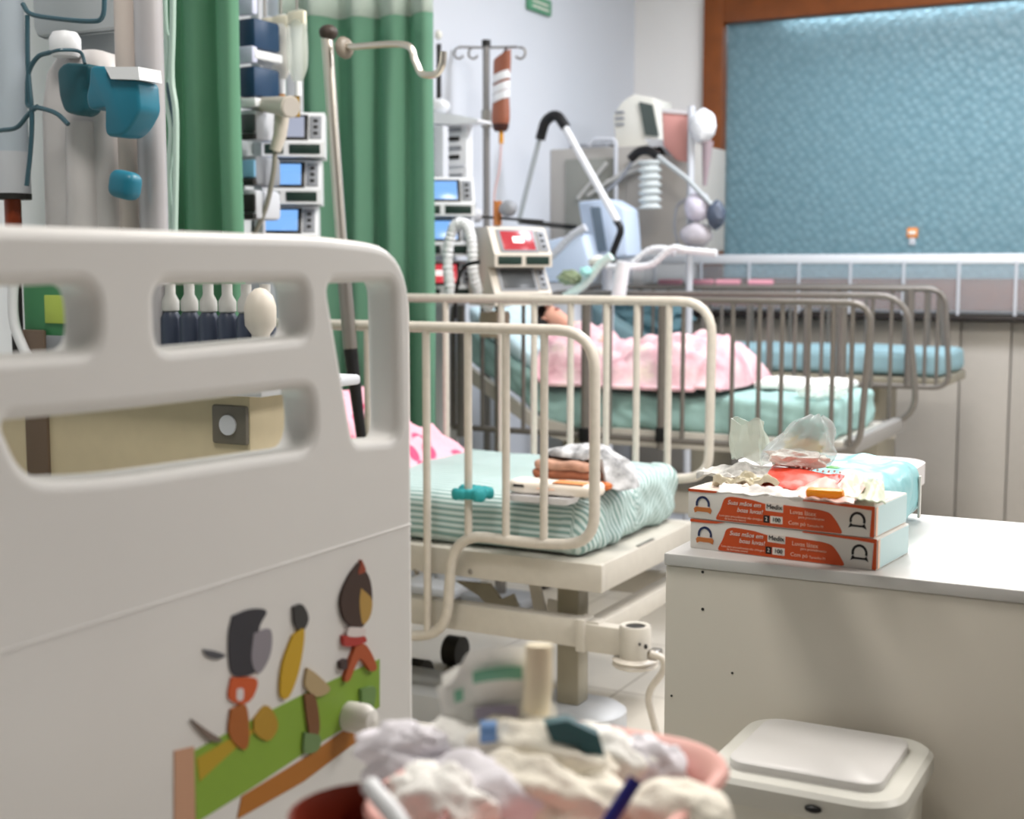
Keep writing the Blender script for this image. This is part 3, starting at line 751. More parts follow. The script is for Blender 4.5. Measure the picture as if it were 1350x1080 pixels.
for sx in (-2.6, -1.5):
    for sy in (6.9, 7.3): MB().cyl((sx, sy-.02, .04), (sx, sy+.02, .04), .04, n=16).build('caster_wheel', DARK, bed4)
q = at(845, 440, y=6.95)
MB().blob((q.x, 7.05, 1.16), (.26, .2, .13), .25, 3, 4, 4).build_top('bundled_quilt', mat('slate_teal_quilt', '#5d7f88', .9, bump=.3), 'slate blue bundled quilt on the farthest bed', 'quilt')
for k, px in enumerate((884, 925, 960, 1003)):
    q = at(px, 381, y=7.48)
    c = MB().tube([(q.x-.07, 7.48, zr+.016), (q.x+.07, 7.48, zr+.016)], .018, 10)
    c.build_top('pink_pad', mat('pink_pad', '#e59fac', .8), 'pink padding roll on the rear rail of the farthest bed', 'pad', 'pink padding rolls on the far rail')

# ------------------------------------------------------------------ curtains
def curtain(name, x0, x1, y, z0, z1, folds, amp, label, seed, cm=None, back=0):
    t = thing(name, ((x0+x1)/2, y, z0), label, 'curtain')
    def f(u, v):
        a = amp*(.75+.25*noise.noise(Vector((u*4, seed, 0))))
        ph = folds*2*math.pi*u+.9*noise.noise(Vector((u*3, seed+3, v*1.2)))
        return (x0+(x1-x0)*u+.35*amp*c_(ph*1.0+1), y-back*(1-u)**3+a*s_(ph)*(1+.4*noise.noise(Vector((u*7, seed, v))))+.012*noise.noise(Vector((u*20, v*3, seed))), z0+(z1-z0)*v)
    MB().grid(f, folds*22, 24, .0025).build('curtain_cloth', cm or CURT, t, angle=180)
    z2 = z1
    def g(u, v):
        p = f(u, 1); return (p[0], p[1], z2+.3*v)
    MB().grid(g, folds*22, 3, .002).build('mesh_header', MESH, t, angle=180, label='pale mesh header')
    r = thing('curtain_track', ((x0+x1)/2, y, z1+.3), 'ceiling hung track of the '+label.split(' beside')[0].split(' behind')[0], 'curtain track')
    MB().box(((XL+x1+.5)/2, y, z1+.32), (x1+.5-XL, .03, .035), .004).build('track', LGREY, r)
    for x in (x1+.3, (XL+x1)/2): MB().cyl((x, y, z1+.33), (x, y, ZC), .008, n=8).build('hanger_rod', LGREY, r)
    return t
curtain('privacy_curtain', -3.32, -2.665, 3.3, .35, 2.45, 5, .05, 'deep green privacy curtain behind the near bed headboard', 2, CURTD)
curtain('privacy_curtain', -3.31, -2.765, 4.58, .35, 2.41, 4, .05, 'lighter green privacy curtain beside the chrome hooked pole', 5, None, .24)

# ------------------------------------------------------------------ infusion pumps
def pump(name, loc, rotz, label, scr, body, group, mark=False, w=.27, h=.162):
    t = thing(name, loc, label, 'infusion pump', group, rotz)
    d = .2
    prof = [(-d/2-.02, 0), (-d/2-.02, .05), (-d/2-.012, .058), (-d/2+.035, h-.012), (-d/2+.05, h), (d/2, h), (d/2, 0)]
    MB().prism([(-w/2, a, b) for a, b in prof], (w, 0, 0)).build('pump_body', body, t, world=False)
    # slanted face frame
    a, b = Vector((0, -d/2-.012, .058)), Vector((0, -d/2+.035, h-.012)); up = (b-a).normalized(); nrm = Vector((1, 0, 0)).cross(up); L = (b-a).length
    def face(cx, v, sw, sh, lift, m, nm, th=.006, par=t):
        c = a+up*(v*L)+nrm*lift+Vector((cx, 0, 0)); R = Matrix((Vector((1, 0, 0)), up, nrm)).transposed()
        return MB().box(c, (sw, sh, th), .0015, R).build(nm, m, par, world=False)
    bz = face(-.012, .5, .178, L*1.0, .002, BLACK if body is not BEIGE else GREY, 'screen_bezel')
    face(-.012, .5, .15, L*.82, .006, scr, 'screen', .003, bz)
    if mark: face(-.012, .52, .05, L*.25, .0085, SCRW, 'screen_mark', .002, bz)
    kp = face(.104, .5, .042, L*.9, .002, GREY, 'keypad')
    for k in range(3): face(.104, .25+.25*k, .016, L*.12, .006, BLACK, 'key', .003, kp)
    for k, cx in enumerate((-.065, .065)):
        MB().box((cx, -d/2-.021, .026), (.11, .005, .034), .002).build('door_panel', PUMPD, t, world=False)
    return t
GP = 'infusion pumps in the rack by the green curtains'
bx = at(372, 228, y=4.05)
for k, (py, sc_, lb) in enumerate(((175, SCRP, 'white infusion pump with a pale grey screen, topmost of the left rack'), (237, SCRB, 'white infusion pump with blue screen, middle of the left rack'), (297, SCRB, 'white infusion pump with bluish screen just above the near footboard'))):
    q = at(369-k*4, py, y=4.05); pump('infusion_pump', (q.x, 4.1, q.z-.09), rad(33), lb, sc_, MWHITE, GP)
bx = at(372, 360, y=4.1)
pr_ = thing('pump_rack', (bx.x, 4.2, 0), 'white post and base carrying the left stack of infusion pumps', 'pump rack')
MB().box((bx.x-.03, 4.235, 1.2), (.05, .05, 2.3), .008).build('rack_post', LGREY, pr_)
MB().box((bx.x-.03, 4.22, .05), (.3, .24, .06), .02).build('rack_base', LGREY, pr_)
qs = at(370, 340, y=4.1)
MB().box((qs.x, 4.1, qs.z-.03), (.26, .22, .02), .005).build('rack_shelf', LGREY, pr_)
for k, py in enumerate((45, 108)):
    q = at(329, py, y=3.72)
    t = thing('navy_module', (q.x, 3.77, q.z-.05), ('upper' if k == 0 else 'lower')+' navy module with white shelf left of the fluid bags', 'module', 'navy modules')
    MB().box((q.x, 3.77, q.z), (.075, .14, .1), .012).build('module_body', NAVY, t)
    MB().box((q.x, 3.77, q.z-.07), (.085, .15, .03), .006).build('module_tray', MWHITE, t)
    MB().box((q.x+.005, 3.70, q.z+.085), (.075, .03, .055), .008).build('striped_card', mat('striped_card', '#cfd3ea', .5), t)
for k, py in enumerate((165, 225, 270)):
    q = at(328, py, y=3.72)
    t = thing('pump_module', (q.x, 3.78, q.z-.06), ['grey tubing module beside the topmost pump', 'grey module with light blue window beside the middle pump', 'grey module beside the lowest visible pump'][k], 'module', 'grey modules')
    MB().box((q.x, 3.78, q.z), (.08, .14, .1), .015).build('module_body', [LGREY, GREY, LGREY][k], t)
    MB().box((q.x+.005, 3.705, q.z+.005), (.07, .012, .06), .006).build('module_window', [SCRO, mat('light_blue_window', '#8fc4e8', .3), DARK][k], t)
    MB().box((q.x+.005, 3.70, q.z-.04), (.075, .02, .02), .004).build('module_lip', DARK, t)
mp_ = at(326, 200, y=3.8)
nr = thing('module_rail', (mp_.x, 3.87, 1.5), 'slim upright rail carrying the navy and grey modules', 'rail')
MB().box((mp_.x, 3.862, (1.5+ZC)/2), (.04, .02, ZC-1.5), .006).build('rail_post', LGREY, nr)
MB().box((mp_.x, 3.862, ZC-.015), (.14, .12, .03), .01).build('rail_base', LGREY, nr)

# fluid bags cluster
for k, (px, py, w, h, m_, lb) in enumerate(((350, 72, .1, .26, MWHITE, 'opaque white fluid bag, leftmost of the hanging bags'), (371, 62, .075, .22, MILKY, 'cream topped fluid bag, middle of the hanging bags'), (392, 60, .08, .24, CLEARG, 'clear fluid bag, rightmost of the hanging bags'))):
    y0 = 3.93-.03*k
    q = at(px, py, y=y0)
    t = thing('fluid_bag', (q.x, y0, q.z-h/2), lb, 'fluid bag', 'hanging fluid bags')
    rings = []
    for a in range(11):
        v = a/10; ww = w*(.5+.5*min(1, 6*v, 6*(1-v)))*.5; th = .004+.028*s_(math.pi*min(1, v*1.05))*(1-.3*v)
        rings.append([(q.x+ww*c_(b*math.pi/8), y0+th*s_(b*math.pi/8), q.z-h/2+h*v) for b in range(16)])
    MB().loft(rings).build('bag', m_, t)
    MB().box((q.x, y0, q.z+h/2-.03), (w*.9, .02, .05), .006).build('bag_header', mat('cream_header', '#efe8d2', .5), t)
    MB().cyl((q.x, y0, q.z-h/2), (q.x, y0, q.z-h/2-.05), .012).build('bag_port', MWHITE, t)
    if k: MB().cyl((q.x-.005*k, y0, q.z-h/2-.05), (q.x-.005*k, y0, q.z-h/2-.12), .014).build('drip_chamber', mat('amber_fluid'+str(k), ['', '#c98a4a', '#8a6a12'][k], .25), t)
    MB().cyl((q.x, y0, q.z+h/2-.01), (q.x, y0, q.z+h/2+.06), .004).build('hang_loop', STEEL, t)
q = at(372, -30, y=3.9)
hb = thing('bag_hanger', (q.x, 3.9, q.z), 'steel hanger bar above the fluid bags', 'hanger')
MB().tube([(q.x-.1, 3.915, q.z+.02), (q.x+.13, 3.915, q.z+.02)], .008).build('hanger_bar', STEEL, hb)
MB().cyl((q.x, 3.9, q.z+.02), (q.x, 3.9, ZC), .008).build('hanger_rod', STEEL, hb)

# beige handpiece with a round face and cable
YL = 3.75
hp = at(345, 137, y=YL)
lm = thing('examination_lamp', (hp.x, YL, at(370, 200, y=YL).z), 'beige handpiece with round face and cable over the pumps', 'lamp')
a0, a1 = at(318, 135, y=YL+.05), at(383, 141, y=YL-.06)
MB().tube([a0, a0*.4+a1*.6, a1], lambda t: .018+.018*t, 18).build('lamp_head', BEIGE, lm)
ax = (a1-a0).normalized(); MB().cyl(a1, a1+ax*.004, .032, n=20).build('lamp_face', mat('lamp_face', '#b3aca4', .5), lm)
MB().tube([at(372, 150, y=YL), at(369, 178, y=YL), at(363, 198, y=YL)], lambda t: .026-.006*t, 14).build('handle', BEIGE, lm)
MB().tube(spline([at(363, 198, y=YL), at(361, 225, y=YL), at(353, 265, y=YL), at(344, 290, y=YL), at(330, 320, y=YL)]), .009, 8).build('cable', mat('cable_grey', '#8e8a80', .5), lm)
qq = at(300, 134, y=YL+.08)
MB().tube([a0, qq, Vector((-3.33, YL+.1, qq.z))], .014, 10).build('lamp_arm', BEIGE, lm)

# ------------------------------------------------------------------ chrome pole with a hook, fixed to the second bed
YP = 3.47
iv = thing('infusion_pole', at(484, 640, y=YP), 'leaning chrome pole with a single hook in front of the green curtain', 'infusion pole')
MB().cyl(at(431, 50, y=YP), at(451, 330, y=YP), .018, n=18).build('upper_tube', CHROME, iv)
MB().cyl(at(451, 330, y=YP), at(462, 460, y=YP), .022, n=18).build('sleeve', STEEL, iv)
MB().cyl(at(462, 460, y=YP), at(484, 640, y=YP), .022, .012, n=18).build('lower_tube', BLACK, iv)
MB().box(at(478, 600, y=YP)+Vector((0, .075, -.22)), (.06, .16, .05), .008).build('bed_clamp', STEEL, iv)
MB().cyl(at(484, 640, y=YP), at(484, 640, y=YP)+Vector((0, 0, -.3)), .012).build('clamp_stem', BLACK, iv)
MB().blob(at(433, 43, y=YP), (.03, .03, .025), sub=2).build('top_cap', mat('dark_brown_cap', '#3d332c', .5), iv)
kb = MB().lathe([(0, -.012), (.018, -.014), (.03, -.008), (.034, 0), (.03, .008), (.018, .014), (0, .012)], at(454, 63, y=YP-.02), 16, axis=(1, -.3, .1)); kb.build('clamp_knob', mat('brown_grey_knob', '#7d7468', .4), iv)
hk = [at(445, 60, y=YP), at(462, 62, y=YP-.02), at(533, 59, y=YP-.02), at(547, 80, y=YP-.02), at(556, 97, y=YP-.02), at(574, 98, y=YP-.02), at(583, 86, y=YP-.02), at(585, 68, y=YP-.02)]
MB().tube(spline(hk, 6), .0105, 10).build('hook', CHROME, iv)

# ------------------------------------------------------------------ near left equipment over the first bed: trolley and its load
YT = 2.3
tl, tr_ = at(-60, 560, y=YT).x, at(330, 560, y=YT).x; tt_ = at(352, 560, y=YT).x
ZTR = 1.2
tro = thing('equipment_trolley', ((tl+tr_)/2, YT+.22, 0), 'beige equipment trolley behind the near bed headed by tubes and poles', 'trolley')
MB().box(((tl+tr_)/2, YT+.07, .66), (tr_-tl, .14, 1.06), .012).build('trolley_body', mat('beige_cabinet', '#cdbf9f', .55, noise_amt=.06), tro)
MB().box(((tl+tt_)/2, YT+.15, ZTR-.012), (tt_-tl+.03, .37, .024), .008).build('trolley_top', LGREY, tro)
for sx in (tl+.08, tr_-.08):
    for sy in (YT+.03, YT+.12): 
        MB().cyl((sx, sy-.015, .06), (sx, sy+.015, .06), .06, n=18).build('caster_wheel', DARK, tro)
        MB().box((sx, sy, .1), (.05, .05, .08)).build('caster_fork', STEEL, tro)
q = at(304, 560, y=YT); sb = MB().box((q.x, YT+.008, q.z), (.095, .03, .085), .006).build('socket_box', mat('socket_grey', '#6f6a60', .5), tro)
MB().cyl((q.x, YT-.012, q.z), (q.x, YT-.004, q.z), .022, n=18).build('socket_face', LGREY, sb)
# brown strap post at the left of the lower slot
q = at(52, 575, y=YT); MB().box((q.x, YT-.005, q.z), (.07, .012, .5), .004).build('brown_panel', mat('brown_panel', '#6d5c4e', .6), tro)
# green box with lime label
q = at(68, 420, y=YT)
gb = thing('green_case', (q.x, YT+.03, ZTR), 'green case with a lime label seen through the footboard slot', 'case')
MB().box((q.x, YT+.035, ZTR+.1105), (.2, .06, .218), .012).build('case_body', mat('case_green', '#3f8254', .5), gb)
p_ = at(76, 408, y=YT); MB().box((p_.x, YT+.003, p_.z), (.085, .006, .065), .002).build('case_label', mat('lime_label', '#b7cc5a', .5), gb)
MB().box((q.x+.02, YT+.002, ZTR+.07), (.12, .008, .04), .004).build('case_clasp', GREY, gb)
# white bent tube
wt = MB().tube(spline([at(22, 330, y=YT-.02), at(17, 390, y=YT-.02), at(20, 430, y=YT-.02), at(34, 466, y=YT-.02), at(40, 482, y=YT-.01)]), .012, 10)
wt.build_top('white_hose', MWHITE, 'white hose bending in front of the green case', 'hose')
# row of dark bottles
GB = 'dark bottles on the beige trolley'
proto = None
for k in range(6):
    px = 218+k*25; q = at(px, 440, y=YT+.12)
    if proto is None:
        proto = thing('bottle', (q.x, YT+.14, ZTR), 'dark bottle with pale shoulder in the row seen through the footboard slot', 'bottle', GB)
        MB().lathe([(0, 0), (.022, 0), (.024, .006), (.024, .13), (.016, .145)], (q.x, YT+.14, ZTR), 18).build('bottle_body', mat('slate_bottle', '#3b4252', .35), proto)
        MB().lathe([(.0, .142), (.016, .145), (.02, .148), (.02, .17), (.012, .185), (.012, .21), (0, .21)], (q.x, YT+.14, ZTR), 18).build('bottle_top', mat('pale_bottle_top', '#b9b8b4', .4), proto)
    else:
        c = copy_tree(proto); c.location = (q.x, YT+.14, ZTR)
        if k in (0, 3): pass
q = at(358, 430, y=YT+.1)
nb = thing('nebuliser_cup', (q.x-.03, YT+.1, ZTR), 'beige round topped cup at the end of the bottle row', 'cup')
MB().lathe([(0, 0), (.018, 0), (.02, .1), (.034, .12), (.036, .16), (.028, .185), (.012, .2), (0, .203)], (q.x-.03, YT+.1, ZTR), 20).build('cup_body', BEIGE, nb)
# poles on the trolley
for (a, b, r_, m_, lb, nm) in ((158, 181, .026, mat('beige_pole', '#cfc3bb', .35), 'beige upright pole left of the thicker grey pole', 'pole'), (184, 214, .033, mat('grey_pole', '#b9b6b8', .25, metal=.2), 'thick pale grey pole at the left beside the green curtain', 'pole')):
    q = at((a+b)/2+4, 300, y=YT+.14)
    MB().cyl((q.x, YT+.14, ZTR), (q.x, YT+.14, ZC-.9), r_, n=20).build_top('support_pole', m_, lb, 'pole')
# left column device with amber tip
q = at(16, 250, y=YT+.1)
cd = thing('suction_cylinder', (q.x, YT+.1, ZTR), 'pale blue grey upright cylinder with amber tip at the left edge', 'cylinder')
MB().cyl((q.x, YT+.1, q.z), (q.x, YT+.1, ZC-.8), .042, n=24).build('cylinder_body', mat('blue_grey_body', '#b6c1cb', .35), cd)
MB().cyl((q.x, YT+.1, q.z-.012), (q.x, YT+.1, q.z+.09), .044, n=24).build('lower_collar', LGREY, cd)
MB().cyl((q.x, YT+.1, q.z-.024), (q.x, YT+.1, q.z-.01), .045, n=24).build('dark_ring', DARK, cd)
MB().cyl((q.x, YT+.1, ZTR), (q.x, YT+.1, at(16, 302, y=YT+.1).z), .014, n=18).build('dark_stem', DARK, cd)
MB().cyl((q.x, YT+.1, at(16, 302, y=YT+.1).z), (q.x, YT+.1, q.z-.02), .02, n=18).build('amber_tip', mat('amber_tip', '#8a3a1c', .3), cd)
# white moulded humidifier column with knob and teal cap
q = at(100, 200, y=YT+.12); y0 = YT+.17
hm = thing('humidifier', (q.x, y0, ZTR), 'white moulded column with round knob and teal bracket by the poles', 'humidifier')
xl, xr = at(42, 200, y=YT+.1).x, at(140, 200, y=YT+.1).x; zt = at(90, 62, y=YT+.1).z
def rr_(z, k, w=1): return [(x, y, z) for x, y in rrect((xr-xl)*w, .13*w, .05*w, 6, (xl+xr)/2, y0)]
MB().loft([rr_(ZTR, 0), rr_(ZTR+.25, 0), rr_(zt-.14, 0, .98), rr_(zt-.05, 0, .85), rr_(zt-.01, 0, .6), rr_(zt, 0, .35)]).build('column_body', mat('pinkish_white', '#c9c5c4', .35), hm, angle=60)
x2 = at(118, 200, y=YT+.1).x
MB().tube([(x2-.03, y0-.06, ZTR+.001), (x2-.03, y0-.06, at(0, 160, y=YT).z)], lambda t: .05-.012*t, 20).build('front_bottle', mat('pinkish_white'), hm)
k_ = at(86, 58, y=YT+.1)
MB().lathe([(0, -.03), (.03, -.03), (.036, -.02), (.036, .012), (.028, .026), (0, .032)], k_, 22).build('round_knob', MWHITE, hm)
MB().soft_prism([at(a, b, y=YT+.02) for a, b in ((74, 92), (84, 82), (118, 84), (116, 108), (112, 118), (114, 146), (104, 153), (84, 148), (77, 128))], (0, .05, 0)).build('teal_recess', TEALD, hm, angle=60)
MB().soft_prism([at(a, b, y=YT-.02) for a, b in ((118, 86), (140, 87), (148, 104), (181, 106), (184, 145), (172, 168), (160, 180), (139, 180), (138, 141), (116, 145), (112, 128), (116, 112))], (0, .07, 0)).build('teal_bracket', TEAL, hm, angle=60)
MB().prism([at(a, b, y=YT-.03) for a, b in ((138, 88), (182, 88), (184, 105), (146, 104))], (0, .07, 0)).build('white_strip', MWHITE, hm)
k_ = at(165, 244, y=YT-.0)
MB().box(k_, (.072, .05, .062), .02, Matrix.Rotation(rad(12), 3, 'Y'), 4).build('teal_knob', TEAL, hm, angle=80)
pz = at(90, 10, y=YT+.2)
MB().box((pz.x, YT+.24, pz.z+.12), (.3, .05, .36), .03).build('back_panel', mat('grey_panel', '#b5bcbf', .4), hm)
MB().box((pz.x, YT+.30, 1.65), (.25, .03, .9), .01).build('rear_plate', mat('grey_panel'), hm)
for nm, pts in (('loop', [(30, 5), (40, 18), (70, 24), (118, 28), (135, 22), (138, -10)]), ('loop', [(66, 69), (50, 75), (38, 95), (36, 125), (38, 140), (55, 143), (75, 150), (90, 164)]), ('loop', [(36, 20), (37, 90), (42, 150), (40, 200), (35, 245)]), ('loop', [(0, 172), (22, 168), (38, 150), (50, 140)])):
    MB().tube(spline([at(a, b, y=YT-.04) for a, b in pts], 6), .0055, 8).build('dark_tube', TUBED, hm)
MB().tube(spline([at(66, 69, y=YT-.04), at(80, 66, y=YT-.04), at(105, 68, y=YT), at(112, 84, y=YT)], 6), .004, 8).build('dark_tube', TUBED, hm)
for pts, k in (([(214, -420), (216, -10), (221, 60), (218, 120), (226, 170), (222, 240), (226, 320)], 0), ([(228, -420), (228, -10), (226, 100), (232, 160), (230, 320)], 1), ([(214, -420), (214, 30), (217, 90), (231, 180), (229, 230)], 2)):
    t = MB().tube(spline([at(a, b, y=2.75) for a, b in pts], 6), .008 if k < 2 else .004, 8)
    t.build_top('hanging_tube', [mat('pale_green_tube', '#b9d2c6', .3), mat('pale_green_tube'), TUBED][k], ['pale green tube hanging just right of the thick grey pole', 'pale green tube hanging against the deep green curtain', 'thin dark tube hanging between pole and curtain'][k], 'tube')

# ------------------------------------------------------------------ right pump stack, label rack and tubes behind the curtain edge
for k, (py, s__, lb) in enumerate(((268, SCRB, 'white pump with blue screen, top of the stack peeping out behind the curtain'), (320, SCRB, 'white pump with blue screen, middle of the stack peeping out behind the curtain'), (377, SCRR, 'white pump with red screen just above the cream rail by the curtain'))):
    q = at(572, py, y=4.95); pump('infusion_pump', (q.x, 5.0, q.z-.055), rad(36), lb, s__, MWHITE, 'infusion pumps behind the curtain edge', k == 2)
q = at(574, 390, y=5.05)
pq = thing('pump_rack', (q.x, 5.12, 0), 'upright white rack behind the curtain edge holding three pumps', 'pump rack')
MB().box((q.x-.02, 5.14, 1.05), (.05, .05, 2.0), .008).build('rack_post', LGREY, pq)
MB().box((q.x-.02, 5.1, .04), (.3, .26, .05), .02).build('rack_base', LGREY, pq)
MB().box((q.x, 5.02, at(574, 392, y=5.0).z-.025), (.24, .2, .02), .004).build('rack_shelf', LGREY, pq)
q0, q1 = at(560, 165, y=5.3), at(614, 242, y=5.3)
lr = thing('label_rack', ((q0.x+q1.x)/2, 5.35, q1.z), 'white panel with rows of printed labels right of the lighter curtain', 'panel')
MB().box(((q0.x+q1.x)/2, 5.34, (q0.z+q1.z)/2), (q1.x-q0.x, .06, q0.z-q1.z), .008).build('panel_body', MWHITE, lr)
for k in range(6):
    z = q0.z-(q0.z-q1.z)*(.1+.15*k); w = (q1.x-q0.x)*(.75 if k < 4 else .9)
    MB().box(((q0.x+q1.x)/2-.01*(k % 2), 5.306, z), (w, .008, .018 if k < 4 else .01), .002).build('label_row', [GREY, DARK, GREY, DARK, LGREY, GREY][k], lr)
MB().box((q0.x*.25+q1.x*.75-.09, 5.305, q1.z+.06), (.012, .008, .09), .002).build('yellow_tab', mat('yellow_tab', '#e0d27a', .5), lr)
MB().box(((q0.x+q1.x)/2, 5.38, (q0.z)/2), (.04, .04, q0.z-.02)).build('panel_post', LGREY, lr)
q = at(604, 156, y=5.32)
sh = thing('white_shelf', (q.x, 5.36, q.z-.02), 'white shelf on top of the label panel with a dark rod', 'shelf')
MB().prism([at(a, b, y=5.24) for a, b in ((560, 147), (600, 151), (630, 157), (630, 160), (600, 164), (560, 162))], (0, .12, 0)).build('shelf_board', MWHITE, sh)
MB().blob(at(578, 140, y=5.3), (.05, .05, .035), .15, 3, 2).build('white_cup', MWHITE, sh)
MB().cyl(at(578.5, 138, y=5.3), at(578.5, 58, y=5.3), .011).build('dark_rod', DARK, sh)
MB().blob(at(578, 46, y=5.3), (.018, .018, .022), sub=2).build('cream_tip', IVORY, sh)
ct = MB(); pts = spline([at(594, 388, y=4.82), at(590, 340, y=4.82), at(598, 300, y=4.82), (at(614, 296, y=4.82)), at(622, 320, y=4.82), at(624, 360, y=4.84), at(634, 392, y=4.9), at(645, 405, y=4.97)], 14)
ct.tube(pts, lambda t: .022+.003*s_(t*260), 12); ct.build_top('corrugated_hose', MWHITE, 'white corrugated hose arching left of the beige pumps', 'hose')

# beige syringe pumps with red and dark screens
for k, (py, s__, lb) in enumerate(((352, SCRR, 'large beige pump with a bright red screen'), (402, SCRO, 'beige pump with a dark screen under the red one'))):
    q = at(668, py, y=4.98); pump('syringe_pump', (q.x, 5.0, q.z), rad(58), lb, s__, BEIGE, 'beige pumps', k == 0, .27, .162); last_pump = bpy.data.objects['syringe_pump' if k == 0 else 'syringe_pump.001']
bt = MB().tube(spline([at(600, 420, y=4.75), at(602, 380, y=4.75), at(612, 352, y=4.75), at(632, 345, y=4.75)], 8), .008, 8)
cab = bt.build('power_cable', BLACK)
bpy.context.view_layer.update(); cab.parent = last_pump; cab.matrix_parent_inverse = last_pump.matrix_world.inverted()
q = at(660, 408, y=5.0)
sp = thing('pump_stand', (q.x, 5.02, 0), 'beige block on a steel post under the beige pumps behind the bed rails', 'stand')
MB().box((q.x-.06, 5.06, q.z-.065), (.09, .12, .11), .01).build('stand_body', mat('beige_stand', '#b8a995', .5), sp)
MB().box((q.x-.03, 5.06, q.z/2-.07), (.035, .035, q.z-.16), .006).build('stand_post', STEEL, sp)
MB().box((q.x-.03, 5.06, .03), (.3, .2, .05), .015).build('stand_base', GREY, sp)
# tubes and valves above the pumps
q = at(655, 285, y=5.2)
gv = thing('gas_outlet', (q.x, 5.2, at(655, 296, y=5.2).z), 'orange and grey valve cluster above the beige pumps', 'valve')
MB().cyl(at(656, 297, y=5.2), at(656, 265, y=5.2), .018).build('orange_stem', mat('orange_stem', '#b9733a', .5), gv)
MB().blob(at(670, 275, y=5.18), (.04, .035, .035), .1, 2).build('grey_gauge', GREY, gv)
MB().blob(at(622, 272, y=5.2), (.016, .02, .03), .1, 2).build('black_valve', BLACK, gv)
MB().cyl(at(612, 284, y=5.2), at(716, 292, y=5.2), .006).build('cross_tube', DARK, gv)
MB().blob(at(628, 284, y=5.2), (.03, .03, .03), .2, 3).build('valve_body', LGREY, gv)
MB().cyl((q.x-.02, 5.24, .02), (q.x-.02, 5.24, at(655, 290, y=5.2).z), .012).build('outlet_post', STEEL, gv)

# ------------------------------------------------------------------ infusion stand with the brown bag
YI = 5.76
q = at(641, 60, y=YI); zt = q.z
st = thing('infusion_stand', (q.x, YI, 0), 'slim grey infusion stand with curled hooks and a brown bag', 'infusion stand')
MB().cyl((q.x, YI, .05), (q.x, YI, zt), .017, n=16).build('pole', mat('stand_grey', '#8c8a88', .35, metal=.5), st)
MB().cyl((q.x, YI, zt-.005), (q.x, YI, zt+.025), .021).build('pole_cap', DARK, st)
MB().cyl((q.x, YI, zt-.38), (q.x, YI, zt-.30), .024).build('pole_clamp', MGREY, st)
for sx, xs in ((-1, (605, 624)), (1, (686,))):
    ex_ = at(605 if sx < 0 else 682, 62, y=YI)
    MB().tube([(q.x, YI, zt-.01), (ex_.x, YI, ex_.z)], .006, 8).build('cross_bar', STEEL, st)
    for px in xs:
        cc = at(px, 70, y=YI); R_ = .026
        MB().tube([(cc.x+R_*c_(a), YI, cc.z+R_*s_(a)) for a in [rad(90+sx*-1*d) if False else rad(90+sx*(-d)) for d in range(-20, 260, 20)]], .0055, 8).build('hook', STEEL, st)
for k in range(5):
    a = k*2*math.pi/5+.3
    MB().tube([(q.x, YI, .09), (q.x+.09*c_(a), YI+.09*s_(a), .06)], .012, 8).build('base_leg', STEEL, st)
    MB().cyl((q.x+.09*c_(a)-.01, YI+.09*s_(a), .027), (q.x+.09*c_(a)+.01, YI+.09*s_(a), .027), .027, n=14).build('caster_wheel', DARK, st)
b0, b1 = at(661, 72, y=YI-.03), at(660, 168, y=YI-.03)
bb = thing('blood_bag', (b1.x, YI-.03, b1.z), 'brown bag wrapped with white tape hanging from the infusion stand', 'fluid bag')
rings = []
for a in range(15):
    v = a/14; c = b1.lerp(b0, v)
    w = .043+.003*s_(v*9); th = .032-.016*v
    if v < .03: w *= .8; th *= .7
    rings.append([(c.x+w*c_(k*math.pi/10)+(.012*(v-.5) if v > .5 else 0), c.y+th*s_(k*math.pi/10), c.z+(.022*c_(k*math.pi/10) if v > .97 else 0)) for k in range(20)])
MB().loft(rings).build('bag', mat('brown_bag', '#9a5d46', .4), bb, angle=60)
for v in (.42, .54, .69):
    c = b1.lerp(b0, v); MB().loft([[(c.x+.047*c_(k*math.pi/10), c.y+.031*s_(k*math.pi/10), c.z+dz+.016*c_(k*math.pi/10)) for k in range(20)] for dz in (-.019, .017)]).build('white_tape', MWHITE, bb)
MB().loft([[(b1.x+r_*c_(k*math.pi/8), b1.y+r_*.8*s_(k*math.pi/8), b1.z+z) for k in range(16)] for r_, z in ((.03, -.018), (.041, .002), (.041, .016))]).build('dark_cap', mat('dark_brown', '#3f1c12', .4), bb)
MB().tube([(b1.x+.003, b1.y, b1.z-.015), (b1.x+.003, b1.y, b1.z-.075)], .011, 12).build('drip_chamber', mat('amber_drip', '#d9962c', .25), bb)
MB().tube(spline([(b1.x+.003, b1.y, b1.z-.07), at(658, 225, y=YI-.03), at(652, 255, y=YI-.03), at(651, 300, y=YI-.03)], 6), .0055, 8).build('drip_line', mat('pink_line', '#d9b7b5', .3), bb)
MB().tube([(b0.x+.01, b0.y, b0.z), (b0.x+.012, YI, b0.z+.035)], .006, 8).build('bag_loop', mat('dark_brown'), bb)

